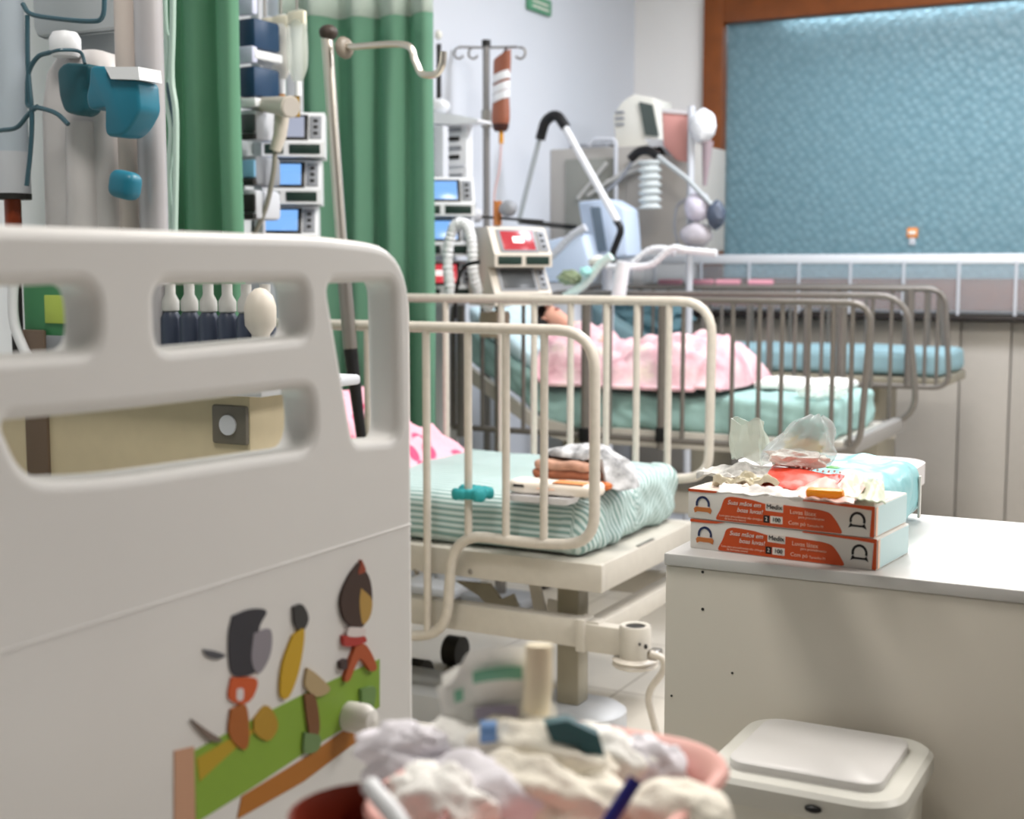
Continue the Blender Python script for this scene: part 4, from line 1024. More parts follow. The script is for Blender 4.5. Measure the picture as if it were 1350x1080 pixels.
# ------------------------------------------------------------------ ventilator with articulated arm, monitor cabinet, humidifier
YV = 6.38
v0, v1 = at(762, 264, y=YV), at(822, 335, y=YV)
ve = thing('ventilator', ((v0.x+v1.x)/2, YV+.1, 0), 'pale blue ventilator with dark slit screen and black jointed arm', 'ventilator')
MB().soft_prism([at(a, b, y=YV) for a, b in ((762, 266), (800, 262), (822, 275), (826, 338), (775, 345))], (0, .2, 0)).build('ventilator_body', BLUEW, ve)
MB().prism([at(a, b, y=YV-.008) for a, b in ((778, 273), (791, 273), (800, 330), (788, 332))], (0, .012, 0)).build('slit_screen', mat('slit_screen', '#71818f', .3), ve)
MB().cyl(((v0.x+v1.x)/2, YV+.1, .06), ((v0.x+v1.x)/2, YV+.1, v1.z+.02), .03).build('post', LGREY, ve)
MB().box(((v0.x+v1.x)/2, YV+.08, .05), (.4, .3, .06), .02).build('base', LGREY, ve)
ya = 6.2
MB().tube([at(684, 292, y=ya), at(712, 180, y=ya)], .013, 10).build('arm_link', mat('arm_grey', '#aab0b2', .4), ve)
MB().tube(fillet([at(712, 184, y=ya), at(719, 158, y=ya), at(734, 150, y=ya), at(746, 168, y=ya)], .06), .026, 12).build('arm_elbow', BLACK, ve)
MB().tube([at(743, 165, y=ya), at(814, 292, y=ya)], .018, 12).build('arm_link', MWHITE, ve)
MB().tube(fillet([at(812, 290, y=ya), at(820, 302, y=ya), at(806, 338, y=ya), at(812, 348, y=ya)], .03), .018, 10).build('arm_tip', BLACK, ve)
MB().tube([at(684, 292, y=ya), at(760, 300, y=YV+.1)], .013, 10).build('arm_mount', DARK, ve)

YC = 6.8
c0, c1 = at(738, 196, y=YC), at(912, 330, y=YC)
x0 = XL
cb = thing('monitor_cabinet', ((x0+c1.x)/2, YC+.25, c1.z), 'grey wall cabinet carrying the cream monitor', 'cabinet')
MB().box(((x0+c1.x)/2, YC+.27, (c0.z+c1.z)/2), (c1.x-x0, .5, c0.z-c1.z), .01).build('cabinet_body', mat('cabinet_grey', '#b5b1ab', .5), cb)
xm = at(812, 260, y=YC).x; xa = at(744, 260, y=YC).x
MB().box(((xa+xm)/2, YC+.014, (c0.z+c1.z)/2-.01), (xm-xa, .012, (c0.z-c1.z)-.1), .004).build('dark_panel', mat('cabinet_dark', '#8f9089', .5), cb)
MB().box(((xm+c1.x)/2+.02, YC+.012, (c0.z+c1.z)/2-.03), (c1.x-xm-.08, .01, (c0.z-c1.z)-.08), .004).build('light_panel', mat('cabinet_light', '#a9a49d', .5), cb)
for pts in (((762, 262), (800, 215)), ((775, 258), (845, 212)), ((800, 240), (845, 222))):
    MB().tube([at(*pts[0], y=YC-.02), at(*pts[1], y=YC-.02)], .012, 8).build('grey_strut', mat('strut_grey', '#b9b8b4', .4), cb)
q = at(775, 188, y=YC+.1); MB().box((q.x, YC+.2, c0.z+.015), (.22, .2, .03), .006).build('low_box', GREY, cb)
MB().tube(fillet([at(776, 192, y=YC-.01), at(782, 184, y=YC-.01), at(812, 184, y=YC-.01), at(812, 330, y=YC-.01)], .03), .012, 8).build('cable_duct', LGREY, cb)
# cream monitor
zb = c0.z
mo = thing('crt_monitor', (at(845, 195, y=YC+.2).x, YC+.25, zb), 'cream boxy monitor with dark screen on the grey cabinet', 'monitor')
ym = YC+.12
MB().soft_prism([at(a, b, y=ym) for a, b in ((808, 152), (820, 134), (835, 124), (862, 129), (872, 190), (868, 196), (812, 196))], (0, .26, 0)).build('monitor_body', IVORY, mo)
MB().prism([at(a, b, y=ym-.012) for a, b in ((842, 134), (860, 138), (868, 180), (850, 178))], (0, .02, 0)).build('monitor_screen', mat('crt_dark', '#4b5450', .3), mo)
for k in range(3): MB().box(at(817, 148+k*8, y=ym-.004), (.05, .01, .014), .002).build('vent_slot', GREY, mo)
MB().prism([at(a, b, y=ym-.1) for a, b in ((850, 182), (872, 184), (902, 202), (895, 207), (862, 203))], (0, .14, 0)).build('monitor_shelf', MWHITE, mo)
# pink bag and white bag
q = at(893, 178, y=YC-.06)
pbg = thing('pink_bag', (q.x, YC-.06, at(893, 212, y=YC-.06).z), 'flat dusty pink bag hanging beside the cream monitor', 'bag')
MB().soft_prism([at(a, b, y=YC-.08) for a, b in ((872, 146), (908, 150), (911, 180), (908, 214), (892, 212), (874, 192))], (0, .05, 0)).build('bag_body', mat('dusty_pink', '#c88f88', .5), pbg)
MB().prism([at(a, b, y=YC-.085) for a, b in ((872, 143), (910, 146), (910, 151), (872, 148))], (0, .06, 0)).build('bag_hem', mat('pale_hem', '#d9d4d4', .5), pbg)
MB().tube([at(892, 146, y=YC-.05), Vector((at(892, 146, y=YC-.05).x, YC+.03, at(892, 190, y=YC).z))], .006).build('bag_hanger', STEEL, pbg)
q = at(928, 165, y=YC-.1)
h2 = thing('humidifier_stand', (q.x, YC-.12, 0), 'white pole with lilac chambers and a dark clamp by the window frame', 'humidifier')
MB().cyl((q.x-.06, YC-.12, .05), (q.x-.06, YC-.12, at(915, 140, y=YC-.12).z), .018).build('pole', LGREY, h2)
MB().box((q.x-.06, YC-.12, .04), (.34, .1, .05), .015).build('base', LGREY, h2)
MB().blob(at(927, 166, y=YC-.14), (.065, .05, .085), .15, 2.5, 4).build('white_bag', MWHITE, h2)
MB().tube([at(933, 186, y=YC-.12), at(929, 245, y=YC-.12)], lambda t: .03-.02*t, 12).build('tapered_neck', mat('mauve_grey', '#9b8b90', .5), h2)
MB().blob(at(920, 273, y=YC-.16), (.07, .06, .075), .1, 2, 3).build('lilac_chamber', mat('lilac_plastic', '#d5d0dd', .4), h2)
MB().blob(at(918, 310, y=YC-.16), (.085, .06, .065), .1, 2, 5).build('lower_chamber', mat('lilac_grey', '#b9b4ba', .4), h2)
MB().blob(at(944, 283, y=YC-.18), (.05, .04, .07), .2, 3, 6).build('dark_clamp', mat('slate_clamp', '#4b5566', .4), h2)
MB().tube(fillet([at(895, 325, y=YC-.15), at(888, 300, y=YC-.15), at(892, 270, y=YC-.15), at(906, 262, y=YC-.15)], .05), .008, 8).build('loop_hose', GREY, h2)
MB().tube([at(866, 205, y=YC-.2), at(905, 235, y=YC-.2), at(938, 270, y=YC-.2)], .013, 10).build('arm_link', mat('arm_grey'), h2)
MB().tube(fillet([at(831, 210, y=YC-.2), at(842, 199, y=YC-.2), at(856, 198, y=YC-.2), at(868, 206, y=YC-.2)], .04), .024, 12).build('arm_elbow', BLACK, h2)
MB().tube([at(834, 212, y=YC-.2), at(818, 236, y=YC-.2), at(800, 252, y=YC-.2)], .011, 8).build('arm_link', GREY, h2)
# bellows
tb = MB(); a0, a1 = at(857, 212, y=YC-.2), at(857, 275, y=YC-.2)
tb.tube([a0.lerp(a1, k/60) for k in range(61)], lambda t: .052+.009*s_(t*40), 18)
tb.build_top('bellows', mat('bellows_white', '#dfe6e6', .35, trans=.3, ior=1.1), 'white ribbed bellows hanging below the black elbow', 'bellows')
# white ventilator hoses and assorted tubes by the third bed's head
def hose(pts, y, r, m_, nm, lb, rib=True, amp=.0014):
    P = spline([at(a, b, y=y) for a, b in pts], 16)
    MB().tube(P, (lambda t: r+amp*s_(t*len(P)*1.6)) if rib else r, 10).build_top(nm, m_, lb, 'hose')
hose([(820, 385), (812, 365), (830, 350), (855, 330), (878, 328), (890, 335)], 6.0, .014, MWHITE, 'breathing_hose', 'white breathing hose arching highest beside the guard')
hose([(800, 352), (835, 352), (860, 348), (885, 328), (905, 330), (945, 334)], 5.95, .016, MWHITE, 'breathing_hose', 'white breathing hose sagging toward the guard rail')
hose([(822, 345), (819, 365), (814, 400)], 5.9, .035, MWHITE, 'wide_hose', 'wide pale hose rising behind the rails', False)
hose([(745, 392), (770, 375), (790, 350), (806, 338)], 5.85, .022, mat('mint_hose', '#cfe6df', .4), 'mint_hose', 'mint tinted hose leaning toward the arm tip')
hose([(712, 352), (735, 330), (755, 310), (772, 300)], 6.1, .02, LGREY, 'grey_hose', 'grey white hose rising left of the pale blue ventilator')
MB().blob(at(752, 366, y=5.85), (.06, .04, .035), .35, 4, 2).build_top('green_mask', mat('olive_mask', '#8c9a78', .5), 'olive green mask lying among the hoses', 'mask')
MB().blob(at(790, 345, y=5.95), (.055, .04, .03), .3, 3, 4).build_top('cream_filter', IVORY, 'cream filter at the end of the jointed arm', 'filter')
MB().blob(at(772, 358, y=5.8), (.028, .03, .022), .3, 3, 6).build_top('turquoise_cap', mat('turquoise_cap', '#9fdcd4', .4), 'pale turquoise cap between the hoses', 'cap')
# blue white box below the arm
pb = thing('instrument_case', (at(728, 350, y=6.1).x, 6.2, 0), 'pale blue instrument case between the red screen pump and ventilator', 'case')
MB().soft_prism([at(a, b, y=6.1) for a, b in ((706, 322), (735, 314), (766, 308), (778, 350), (770, 372), (700, 372))], (0, .14, 0)).build('case_body', BLUEW, pb)
q = at(738, 372, y=6.17); MB().box((q.x, 6.17, q.z/2), (.2, .12, q.z), .01).build('case_stand', LGREY, pb)

# ------------------------------------------------------------------ counter with glove boxes
ZK = 1.03
k0 = at(883, 727, z=ZK); k1 = at(910, 690, z=ZK); kb_ = at(1350, 690, z=ZK)
CX0, CY0, CY1, CX1 = -.722, 1.855, 2.35, 1.0
co = thing('cabinet', ((CX0+CX1)/2, (CY0+CY1)/2, 0), 'white laminate cabinet with glove boxes on top', 'cabinet')
MB().box(((CX0+CX1)/2, (CY0+CY1)/2, (ZK-.018)/2), (CX1-CX0, CY1-CY0, ZK-.02), .002).build('cabinet_body', mat('cabinet_side', '#e3dccf', .5, noise_amt=.03, noise_scale=3), co)
MB().box(((CX0+CX1)/2, (CY0+CY1)/2, ZK-.009), (CX1-CX0+.004, CY1-CY0+.006, .018), .0025).build('cabinet_top', mat('white_worktop', '#d3d1ce', .35), co)
for (a, b, r_) in ((927, 754, .0022), (927, 803, .0024), (966, 887, .0018), (886, 917, .0018)):
    q = at(a, b, y=CY0+.002); MB().cyl((q.x, CY0+.003, q.z), (q.x, CY0-.0005, q.z), r_, n=10).build('screw_hole', DARK, co)

# glove boxes -- local frame: front face in the x-z plane, looking to -y
BL, BD, BH = .285, .14, .0445
def glove_box(loc, rz, label):
    t = thing('glove_box', loc, label, 'glove box', 'stacked glove boxes', rz)
    MB().box((0, BD/2, BH/2), (BL, BD, BH), .0012).build('carton', BOXW, t, world=False)
    Fm = Matrix(((1, 0, 0, -BL/2), (0, 0, -1, -.0004), (0, 1, 0, 0), (0, 0, 0, 1)))
    def fp(pts, m_, nm, d=.0005, rnd=.006, par=t):
        P = [(a*BL, b*BH) for a, b in pts]
        return shape([round_poly(P, rnd, 5)], d, 0, Fm).build(nm, m_, par, world=False)
    fp([(.155, .03), (.19, .45), (.205, .78), (.24, .86), (.36, .82), (.44, .72), (.52, .76), (.62, .74), (.72, .72), (.775, .66), (.81, .4), (.845, .03), (.5, .02)], ORANGE, 'front_print')
    fp([(.0, .9), (.0, .995), (.2, .995), (.15, .92), (.08, .9)], ORANGE, 'front_print', rnd=.002)
    fp([(.62, .955), (.62, .995), (1, .995), (1, .86), (.9, .9)], ORANGE, 'front_print', rnd=.002)
    fp([(.978, .02), (.985, .88), (1, .88), (1, .02)], ORANGE, 'front_print', rnd=.001)
    def T(s, size, u, v, m_, sh=0, d=.0003, lift=.0009, nm='lettering', sx=1):
        Mx = Matrix(((sx, 0, 0, -BL/2+u*BL), (0, 0, -1, -lift), (0, 1, 0, v*BH), (0, 0, 0, 1)))
        text(s, size, Mx, d, sh).build(nm, m_, t, world=False)
    T('Suas mãos em', .0092, .318, .66, INKW, .2, .0005); T('boas luvas!', .0092, .35, .44, INKW, .2, .0005)
    T('Luva para procedimento não cirúrgico', .0044, .30, .2, INKO); T('de borracha natural', .0042, .27, .11, INKO)
    lb = fp([(.435, .52), (.435, .80), (.53, .78), (.53, .50)], INKW, 'logo_plate', .0008, .001)
    T('Medix', .0098, .4825, .655, INK, 0, .0003, .0013)
    fp([(.425, .12), (.425, .36), (.458, .36), (.458, .12)], INK, 'stock_mark', .0008, .0005)
    fp([(.462, .12), (.462, .36), (.528, .36), (.528, .12)], INKW, 'stock_mark', .0008, .0008)
    T('2', .008, .4415, .24, INKW, 0, .0003, .0013); T('100', .0088, .495, .24, INK, 0, .0003, .0013)
    T('Luvas látex', .0088, .635, .56, INKO); T('para procedimento', .005, .68, .42, INKO); T('Com pó', .0078, .605, .2, INKO); T('Tamanho M', .005, .70, .18, INKO)
    for u, c, c2, k in ((.085, INKB, mat('seal_orange', '#cf7a3a', .5), 1), (.915, INK, INK, 0)):
        ring = [(u*BL+.0115*c_(rad(a)), .5*BH+.0125*s_(rad(a))) for a in range(-15, 196, 15)]+[(u*BL+.0082*c_(rad(a)), .5*BH+.009*s_(rad(a))) for a in range(195, -16, -15)]
        shape([ring], .0008, 0, Fm).build('seal_ring', c, t, world=False)
        rib = [(u*BL-.0145, .33*BH), (u*BL-.012, .40*BH), (u*BL+.012, .40*BH), (u*BL+.0145, .33*BH), (u*BL+.013, .2*BH), (u*BL+.008, .25*BH), (u*BL-.008, .25*BH), (u*BL-.013, .2*BH)] if k else \
              [(u*BL-.013, .25*BH), (u*BL-.010, .42*BH), (u*BL-.007, .36*BH), (u*BL+.007, .36*BH), (u*BL+.010, .42*BH), (u*BL+.013, .25*BH), (u*BL+.008, .3*BH), (u*BL-.008, .3*BH)]
        shape([rib], .0009, 0, Fm).build('seal_ribbon', c2, t, world=False)
    # right end
    MB().box((BL/2+.0004, BD/2, BH/2), (.0008, BD-.004, BH-.004)).build('end_print', mat('pale_cyan_print', '#cfe8ea', .5), t, world=False)
    MB().box((BL/2+.0008, .006, BH/2), (.001, .008, BH-.004)).build('end_print', INKO, t, world=False)
    # top print
    MB().box((0, BD/2, BH+.0003), (BL-.01, BD-.01, .0006)).build('top_print', mat('top_print', '#f0dcd0', .5, noise_amt=.15, noise_scale=30), t, world=False)
    return t
pl, prr = at(909, 722, z=ZK), at(1156, 753, z=ZK)
ang = math.atan2(prr.y-pl.y, prr.x-pl.x)
mid = (pl+prr)/2
glove_box((mid.x, mid.y, ZK), ang, 'orange and white glove box lying directly on the cabinet, lower of two')
glove_box((mid.x-.004, mid.y, ZK+BH+.001), ang, 'orange and white glove box stacked on top of the other one')
# cyan nappy pack behind and beside the boxes
P0 = at(1160, 752, z=ZK); P1 = at(1217, 685, z=ZK)
dp = thing('nappy_pack', (-.52, 2.2, ZK), 'large pale cyan plastic pack behind the two glove boxes', 'pack')
soft_box(-.64, -.445, 2.035, 2.325, ZK+.001, ZK+.1, .03, 50, 40, 12, lambda p: .009*noise.noise(p*15)+.006*(.3-abs(noise.noise(p*28)))).build('pack_body', CYAN, dp, angle=60)
MB().box((-.452, 2.19, ZK+.045), (.012, .006, .08), .002).build('pack_print', INKW, dp)
MB().blob((-.55, 2.12, ZK+.1), (.03, .012, .006), .4, 4, 3).build('pack_print', mat('leaf_green', '#5da556', .5), dp)
MB().box((-.4445, 2.29, ZK+.04), (.004, .01, .07), .0015).build('pack_seal', mat('pack_edge', '#d9d6cf', .5), dp)
# wrappers on the boxes
ZW = ZK+2*BH+.004
def scrap(px, py, z, rx, ry, rz_, seed, m_, nm, lb, cat, amp=.35, fq=3, rot=0, yy=None):
    q = at(px, py, z=z) if yy is None else at(px, py, y=yy)
    return MB().blob((q.x, q.y, q.z if yy is not None else z), (rx, ry, rz_), amp, fq, seed, 4, True, Matrix.Rotation(rad(rot), 3, 'Z')).build_top(nm, m_, lb, cat, angle=14)
newsp = mat('printed_wrapper', '#dedcd7', .6, noise_amt=.45, noise_scale=70)
def sheet(cx, cy, z, w, d_, h, seed, rot, m_, nm, lb, cat, thick=.0015):
    q = at(cx, cy, z=z); ca, sa = c_(rad(rot)), s_(rad(rot))
    def f(u, v):
        a, b = (u-.5)*w*(1+.1*noise.noise(Vector((v*4, seed, 0)))), (v-.5)*d_*(1+.1*noise.noise(Vector((u*4, seed, 5))))
        r = abs(noise.noise(Vector((u*3, v*3, seed))))+.4*abs(noise.noise(Vector((u*7, v*7, seed+3))))
        return (q.x+a*ca-b*sa, q.y+a*sa+b*ca, z+h*r*1.5+h*.9*math.exp(-((u-.55)**2+(v-.6)**2)/.06))
    return MB().grid(f, 22, 18, thick).build_top(nm, m_, lb, cat, angle=12)
sheet(978, 628, ZW, .13, .09, .013, 3, 12, newsp, 'printed_wrapper', 'crumpled white printed wrapper on the left of the glove boxes', 'wrapper')
sheet(985, 641, ZW, .1, .03, .014, 6, 6, mat('cream_wrapper', '#dfd6bc', .5), 'cream_wrapper', 'cream crumpled wrapper in front of the printed one', 'wrapper')
def film(px0, px1, f, nu, nv, th, nm, m_, lb, cat): return MB().grid(f, nu, nv, th).build_top(nm, m_, lb, cat, angle=30)
# red-orange packet lying flat with white zig-zag edge
ra, rb_, rc, rd = at(1003, 640, z=ZW+.004), at(1086, 648, z=ZW+.004), at(1118, 628, z=ZW+.012), at(1018, 614, z=ZW+.018)
def redf(u, v):
    p = (ra*(1-u)+rb_*u)*(1-v)+(rd*(1-u)+rc*u)*v
    return (p.x, p.y, p.z+.01*s_(math.pi*u)*s_(math.pi*v)+.004*noise.noise(Vector((u*5, v*5, 2))))
rp = thing('red_packet', (ra+rc)/2-Vector((0, 0, .012)), 'flat red orange packet with white zigzag edge on the glove boxes', 'packet')
MB().grid(redf, 24, 12, .003).build('packet_film', REDO, rp)
for k in range(14):
    p = redf(k/13.5+.02, .95); q2 = redf(k/13.5+.05, .86)
    MB().tube([Vector(p)+Vector((0, 0, .004)), Vector(q2)+Vector((0, 0, .005))], .0017, 6).build('zigzag_print', INKW, rp)
# amber strip
q = at(1088, 645, z=ZW+.02)
MB().box((q.x, q.y, ZW+.014), (.052, .02, .014), .005, Matrix.Rotation(rad(8), 3, 'Z')).build_top('amber_holder', AMBER, 'bright amber plastic piece on top of the glove boxes', 'plastic piece')
# pale pink and white films fanned to the right
for k, (a, b, c, d, m_, lb) in enumerate((((1040, 652), (1125, 664), (1145, 640), (1090, 625), mat('pink_film', '#dfb9ae', .4), 'pale pink film strip fanned over the glove boxes'), ((1110, 652), (1168, 664), (1165, 636), (1115, 622), mat('pale_green_film', '#cdd3ba', .4), 'pale green film strip draping toward the cyan pack'), ((945, 648), (1060, 657), (1050, 646), (960, 638), mat('white_film', '#d9d5d0', .4), 'white film sheet under the amber piece'))):
    A, B, C, D = [at(*p_, z=ZW+.01+.004*k) for p_ in (a, b, c, d)]
    def ff(u, v, A=A, B=B, C=C, D=D, k=k):
        p = (A*(1-u)+B*u)*(1-v)+(D*(1-u)+C*u)*v
        return (p.x, p.y, p.z+.006*s_(u*9+k)*s_(math.pi*v)+.005*noise.noise(Vector((u*6, v*6, k))))
    MB().grid(ff, 30, 14, .002).build_top('film_strip', m_, lb, 'film', angle=30)
# clear bag with teal and yellow things, and a paler wrapper
yb = 2.06
q = at(1050, 585, y=yb)
cbg = thing('clear_bag', (q.x, yb, ZW+.02), 'upright clear plastic bag with teal and yellow wrappers inside', 'plastic bag')
def bagf(u, v):
    a = u*2*math.pi; top = at(1076, 548, y=yb); base = at(1050, 610, y=yb)
    w = .056*(1-v**2.2*.82); c = base.lerp(top, v)
    n_ = noise.noise(Vector((c_(a)*1.8, s_(a)*1.8, v*3)))
    return (c.x+w*c_(a)*(1+.22*n_), yb+.4*w*s_(a)*(1+.3*n_), c.z+.006*n_)
MB().grid(bagf, 48, 24, .0012).build('bag_film', CLEAR, cbg, angle=25)
MB().blob(at(1066, 570, y=yb), (.024, .01, .018), .5, 4, 2, 3, True).build('teal_wrapper', mat('teal_wrap', '#8fcac0', .5), cbg, angle=14)
MB().blob(at(1060, 588, y=yb), (.03, .012, .016), .5, 4, 5, 3, True).build('yellow_wrapper', mat('yellow_wrap', '#e2d58e', .5), cbg, angle=14)
MB().blob(at(1050, 605, y=yb-.015), (.05, .016, .016), .4, 4, 8, 3, True).build('white_wrapper', GAUZE, cbg, angle=14)
def bag2(u, v):
    a = u*2*math.pi; base = at(990, 606, y=yb+.02); top = at(985, 554, y=yb+.02); c = base.lerp(top, v)
    w = .034*(1-.25*v); n_ = noise.noise(Vector((c_(a)*2.5, s_(a)*2.5, v*2)))
    return (c.x+w*c_(a)*(1+.3*n_), yb+.02+.5*w*s_(a)*(1+.3*n_), c.z+.015*noise.noise(Vector((a, 3, v))))
bb2 = MB().grid(bag2, 40, 18, .0012); bb2.build_top('crumpled_bag', CLEARG, 'pale greenish crumpled bag left of the clear one', 'plastic bag', angle=25)
# light grey object behind the counter: low stool top
q = at(1196, 612, y=3.3)
stl = thing('stool', (-.75, 3.3, 0), 'white round topped stool just behind the cabinet', 'stool')
q = at(1150, 612, y=3.3)
MB().loft([[(x, y, z) for x, y in rrect(.42, .3, .08, 6, q.x-.1, 3.3)] for z in (q.z-.05, q.z-.01, q.z)]).build('seat', mat('stool_top', '#d6d3d3', .4), stl)
for sx in (-.15, .15):
    for sy in (-.1, .1): MB().cyl((q.x-.1+sx, 3.3+sy, 0), (q.x-.1+sx, 3.3+sy, q.z-.04), .014).build('leg', STEEL, stl)

# ------------------------------------------------------------------ pedal bin
ZL = .815
L0, L1, L2, L3 = at(988, 948, z=ZL), at(1232, 986, z=ZL), at(956, 1030, z=ZL), at(1216, 1075, z=ZL)
bcx, bcy = -.447, 1.708; bw_, bd_ = .256, .26
bn = thing('waste_bin', (bcx, bcy, 0), 'white plastic waste bin with flat lid against the cabinet', 'waste bin')
def ring(w, d_, r_, z): return [(x, y, z) for x, y in rrect(w, d_, r_, 8, bcx, bcy)]
MB().loft([ring(.19, .17, .04, .0), ring(.2, .18, .045, .01), ring(bw_-.02, bd_-.02, .05, ZL-.03)]).build('bin_body', mat('bin_white', '#e6e4da', .4), bn)
ld = MB().loft([ring(bw_-.004, bd_-.004, .05, ZL-.032), ring(bw_, bd_, .052, ZL-.026), ring(bw_, bd_, .052, ZL-.006), ring(bw_-.012, bd_-.012, .047, ZL)]).build('lid', mat('bin_lid', '#dcdbd3', .35), bn)
MB().loft([[(x, y, z) for x, y in rrect(w, d_, .025, 6, bcx, bcy-.002)] for w, d_, z in ((bw_*.76, bd_*.72, ZL-.001), (bw_*.76, bd_*.72, ZL+.010), (bw_*.74, bd_*.70, ZL+.012))]).build('lid_panel', mat('lid_panel', '#dddbd9', .35), ld)
MB().blob((at(1072, 1075, y=bcy-bd_/2).x, bcy-bd_/2-.001, ZL-.018), (.011, .006, .005), sub=2).build('latch', BLACK, ld)

# ------------------------------------------------------------------ pink basin and its jumble, on a small table by the camera
ZR = 1.05
BCX, BCY, BW, BDp = -.447, .915, .228, .27
tab = thing('overbed_table', (-.4, .72, 0), 'white table under the pink basin, mostly below the picture', 'table')
MB().box((-.44, .74, .958), (.5, .5, .024), .008).build('tabletop', WHITE, tab)
MB().box((-.22, .55, .5), (.06, .06, .9), .008).build('column', LGREY, tab)
MB().box((-.4, .72, .04), (.42, .42, .05), .015).build('base', LGREY, tab)
bsn = thing('plastic_basin', (BCX, BCY, .971), 'pink plastic basin filled with packets in the foreground', 'basin')
def rg(k, z, r_=.07): return [(x, y, z) for x, y in rrect(BW*k, BDp*k, r_*k, 8, BCX, BCY)]
MB().loft([rg(.8, .971), rg(.9, ZR-.01), rg(.94, ZR-.004), rg(1.0, ZR-.004), rg(1.02, ZR+.001), rg(1.0, ZR+.006), rg(.93, ZR+.005), rg(.88, ZR-.01), rg(.78, .976)]).build('basin_body', PINKB, bsn, angle=60)
def junk(px, py, d, r3, seed, m_, nm, lb, cat, amp=.3, sharp=True, fq=3, rot=0):
    q = at(px, py, d=d)
    return MB().blob(q, r3, amp, 2.2, seed, 4, False, Matrix.Rotation(rad(rot), 3, 'Y')).build_top(nm, m_, lb, cat, angle=70)
DB = 1.12
# clear dressing pack with green print
dpk = thing('dressing_pack', at(660, 985, d=1.16), 'tall clear dressing pack with green print rising from the basin', 'packet')
cc = [at(a, b, d=1.15) for a, b in ((588, 985), (726, 985), (722, 868), (640, 862), (582, 890))]
def dpf(u, v):
    bl, br, tr2, tl2 = cc[0], cc[1], cc[2], cc[4]
    p = (bl*(1-u)+br*u)*(1-v)+(tl2*(1-u)+tr2*u)*v
    n_ = noise.noise(Vector((u*3, v*3, 1)))
    return p+FW*(.012*n_)+UP*(.012*s_(math.pi*u)*v)
g_ = MB().grid(dpf, 24, 20, .014); g_.build('pack_film', MILKY, dpk)
MB().grid(lambda u, v: Vector(dpf(.3+.45*u, .78+.12*v))-FW*.02, 10, 4, .001).build('green_print', mat('green_print', '#7db89a', .5), dpk)
MB().grid(lambda u, v: Vector(dpf(.12+.08*u, .62+.14*v))-FW*.02, 4, 4, .001).build('green_print', mat('green_print'), dpk)
MB().grid(lambda u, v: Vector(dpf(.3+.4*u, .36+.12*v))-FW*.02, 10, 4, .001).build('lilac_print', mat('lilac_print', '#b3a9bb', .5), dpk)
# cream tube standing up
MB().tube([at(706, 940, d=1.12), at(710, 905, d=1.12), at(711, 850, d=1.12)], lambda t: .0115, 14).build_top('cream_tube', mat('cream_tube', '#f0e3c6', .5), 'upright cream tube beside the clear dressing pack', 'tube')
junk(540, 1000, DB, (.05, .03, .028), 2, LILAC, 'gauze_packet', 'lilac white packet at the left rim of the basin', 'packet')
junk(610, 1005, DB, (.07, .03, .03), 5, GAUZE, 'gauze_roll', 'white gauze bundle under the dressing pack', 'gauze')
junk(575, 1062, DB-.1, (.045, .03, .028), 41, GAUZE, 'gauze_roll', 'white gauze bundle next to the red brown dish', 'gauze')
junk(700, 1010, DB-.02, (.07, .035, .035), 9, GAUZEC, 'gauze_roll', 'cream gauze bundle in the middle of the basin', 'gauze')
junk(620, 1055, DB-.05, (.08, .04, .035), 12, LILAC, 'gauze_packet', 'lilac tinted wrapper at the front left of the basin', 'packet')
junk(710, 1065, DB-.06, (.08, .04, .04), 14, GAUZEC, 'gauze_roll', 'cream gauze bundle at the bottom edge of the picture', 'gauze')
junk(790, 1010, DB+.0, (.045, .03, .03), 21, GAUZE, 'gauze_roll', 'white gauze piece below the teal clip', 'gauze')
junk(850, 1012, DB+.0, (.035, .025, .025), 23, LILAC, 'gauze_packet', 'lilac white packet beside the dark blue pen', 'packet')
junk(896, 1070, DB-.1, (.04, .03, .022), 27, GAUZEC, 'gauze_roll', 'cream gauze bundle at the right front of the basin', 'gauze', .12)
junk(560, 975, DB-.02, (.02, .012, .01), 31, LILAC, 'paper_wad', 'small pale wad near the footboard edge', 'wad')
# brown red dish in the basin's left front
q = at(486, 1072, d=.98)
MB().lathe([(0, -.045), (.05, -.045), (.058, 0), (.054, .002), (.047, -.04), (0, -.04)], q, 24).build_top('red_brown_dish', REDBR, 'red brown dish at the front left of the basin', 'dish')
MB().tube([at(487, 1036, d=.96), at(520, 1075, d=.93), at(535, 1100, d=.92)], .007, 10).build_top('white_tubing', MWHITE, 'white tubing end crossing the red brown dish', 'tubing')
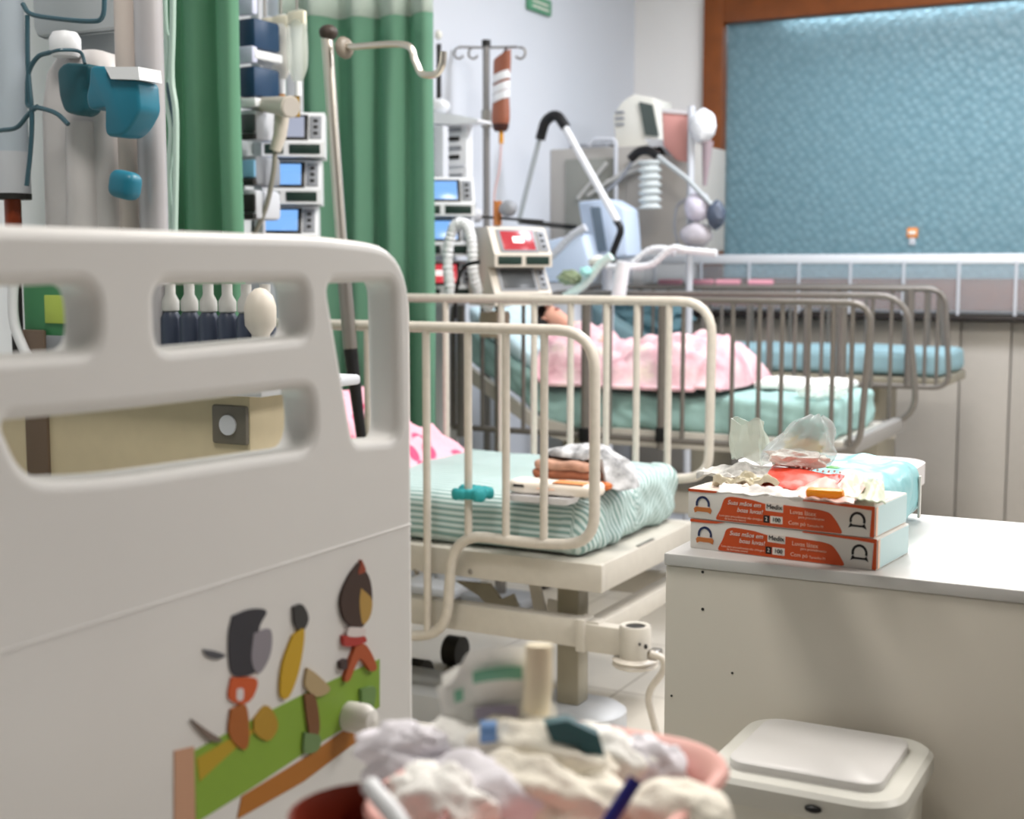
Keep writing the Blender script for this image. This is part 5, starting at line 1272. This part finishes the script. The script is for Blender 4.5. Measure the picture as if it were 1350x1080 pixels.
# teal clip, small blue syringe cap, dark blue pen
tc_ = MB(); tc_.prism([at(a, b, d=1.07) for a, b in ((718, 955), (748, 950), (790, 970), (798, 998), (780, 1003), (762, 985), (728, 978))], FW*.02)
tc_.build_top('teal_clip', mat('teal_clip', '#2c5a60', .45), 'dark teal clip lying at the back of the basin', 'clip')
MB().cyl(at(633, 965, d=1.09), at(655, 965, d=1.09), .009).build_top('blue_cap', mat('blue_cap', '#6d94c9', .4), 'small blue cap in front of the dressing pack', 'cap')
MB().tube([at(800, 1088, d=.99), at(838, 1028, d=1.0)], .0055, 12).build_top('dark_blue_pen', mat('dark_blue_pen', '#22227a', .35), 'dark blue pen leaning in the front of the basin', 'pen')

# ------------------------------------------------------------------ lights
def area(name, loc, sx, sy, power, col='#ffffff'):
    l = bpy.data.lights.new(name, 'AREA'); l.shape = 'RECTANGLE'; l.size = sx; l.size_y = sy; l.energy = power; l.color = lin(col)[:3]
    o = bpy.data.objects.new(name, l); COL.objects.link(o); o.location = loc; return o
area('ceiling_panel_light', (-.9, 3.7, ZC-.02), 1.2, .6, 74, '#fffaf4')
area('ceiling_panel_light', (-1.2, 6.1, ZC-.02), 1.2, .6, 74, '#f4f7ff')
area('ceiling_panel_light', (1.5, 3.0, ZC-.02), 1.2, .6, 62, '#fffaf4')
area('ceiling_panel_light', (1.5, 5.6, ZC-.02), 1.2, .6, 62, '#f6f8ff')
area('ceiling_panel_light', (-1.5, 1.4, ZC-.02), .6, .6, 30, '#fffaf4')
area('pane_backlight', (-1.3, 9.2, ZC-.3), 3, .6, 60, '#eaf6ff')  # area light added behind the window to light the pane from the back
w = bpy.data.worlds.new('world'); sc.world = w; w.use_nodes = True
w.node_tree.nodes['Background'].inputs[0].default_value = lin('#dfeaf2'); w.node_tree.nodes['Background'].inputs[1].default_value = .6

vs = sc.view_settings; vs.view_transform = 'Standard'; vs.look = 'None'; vs.gamma = 1; vs.use_curve_mapping = False; vs.exposure = 0.2
sc.cycles.use_denoising = True
sc.cycles.max_bounces = 8
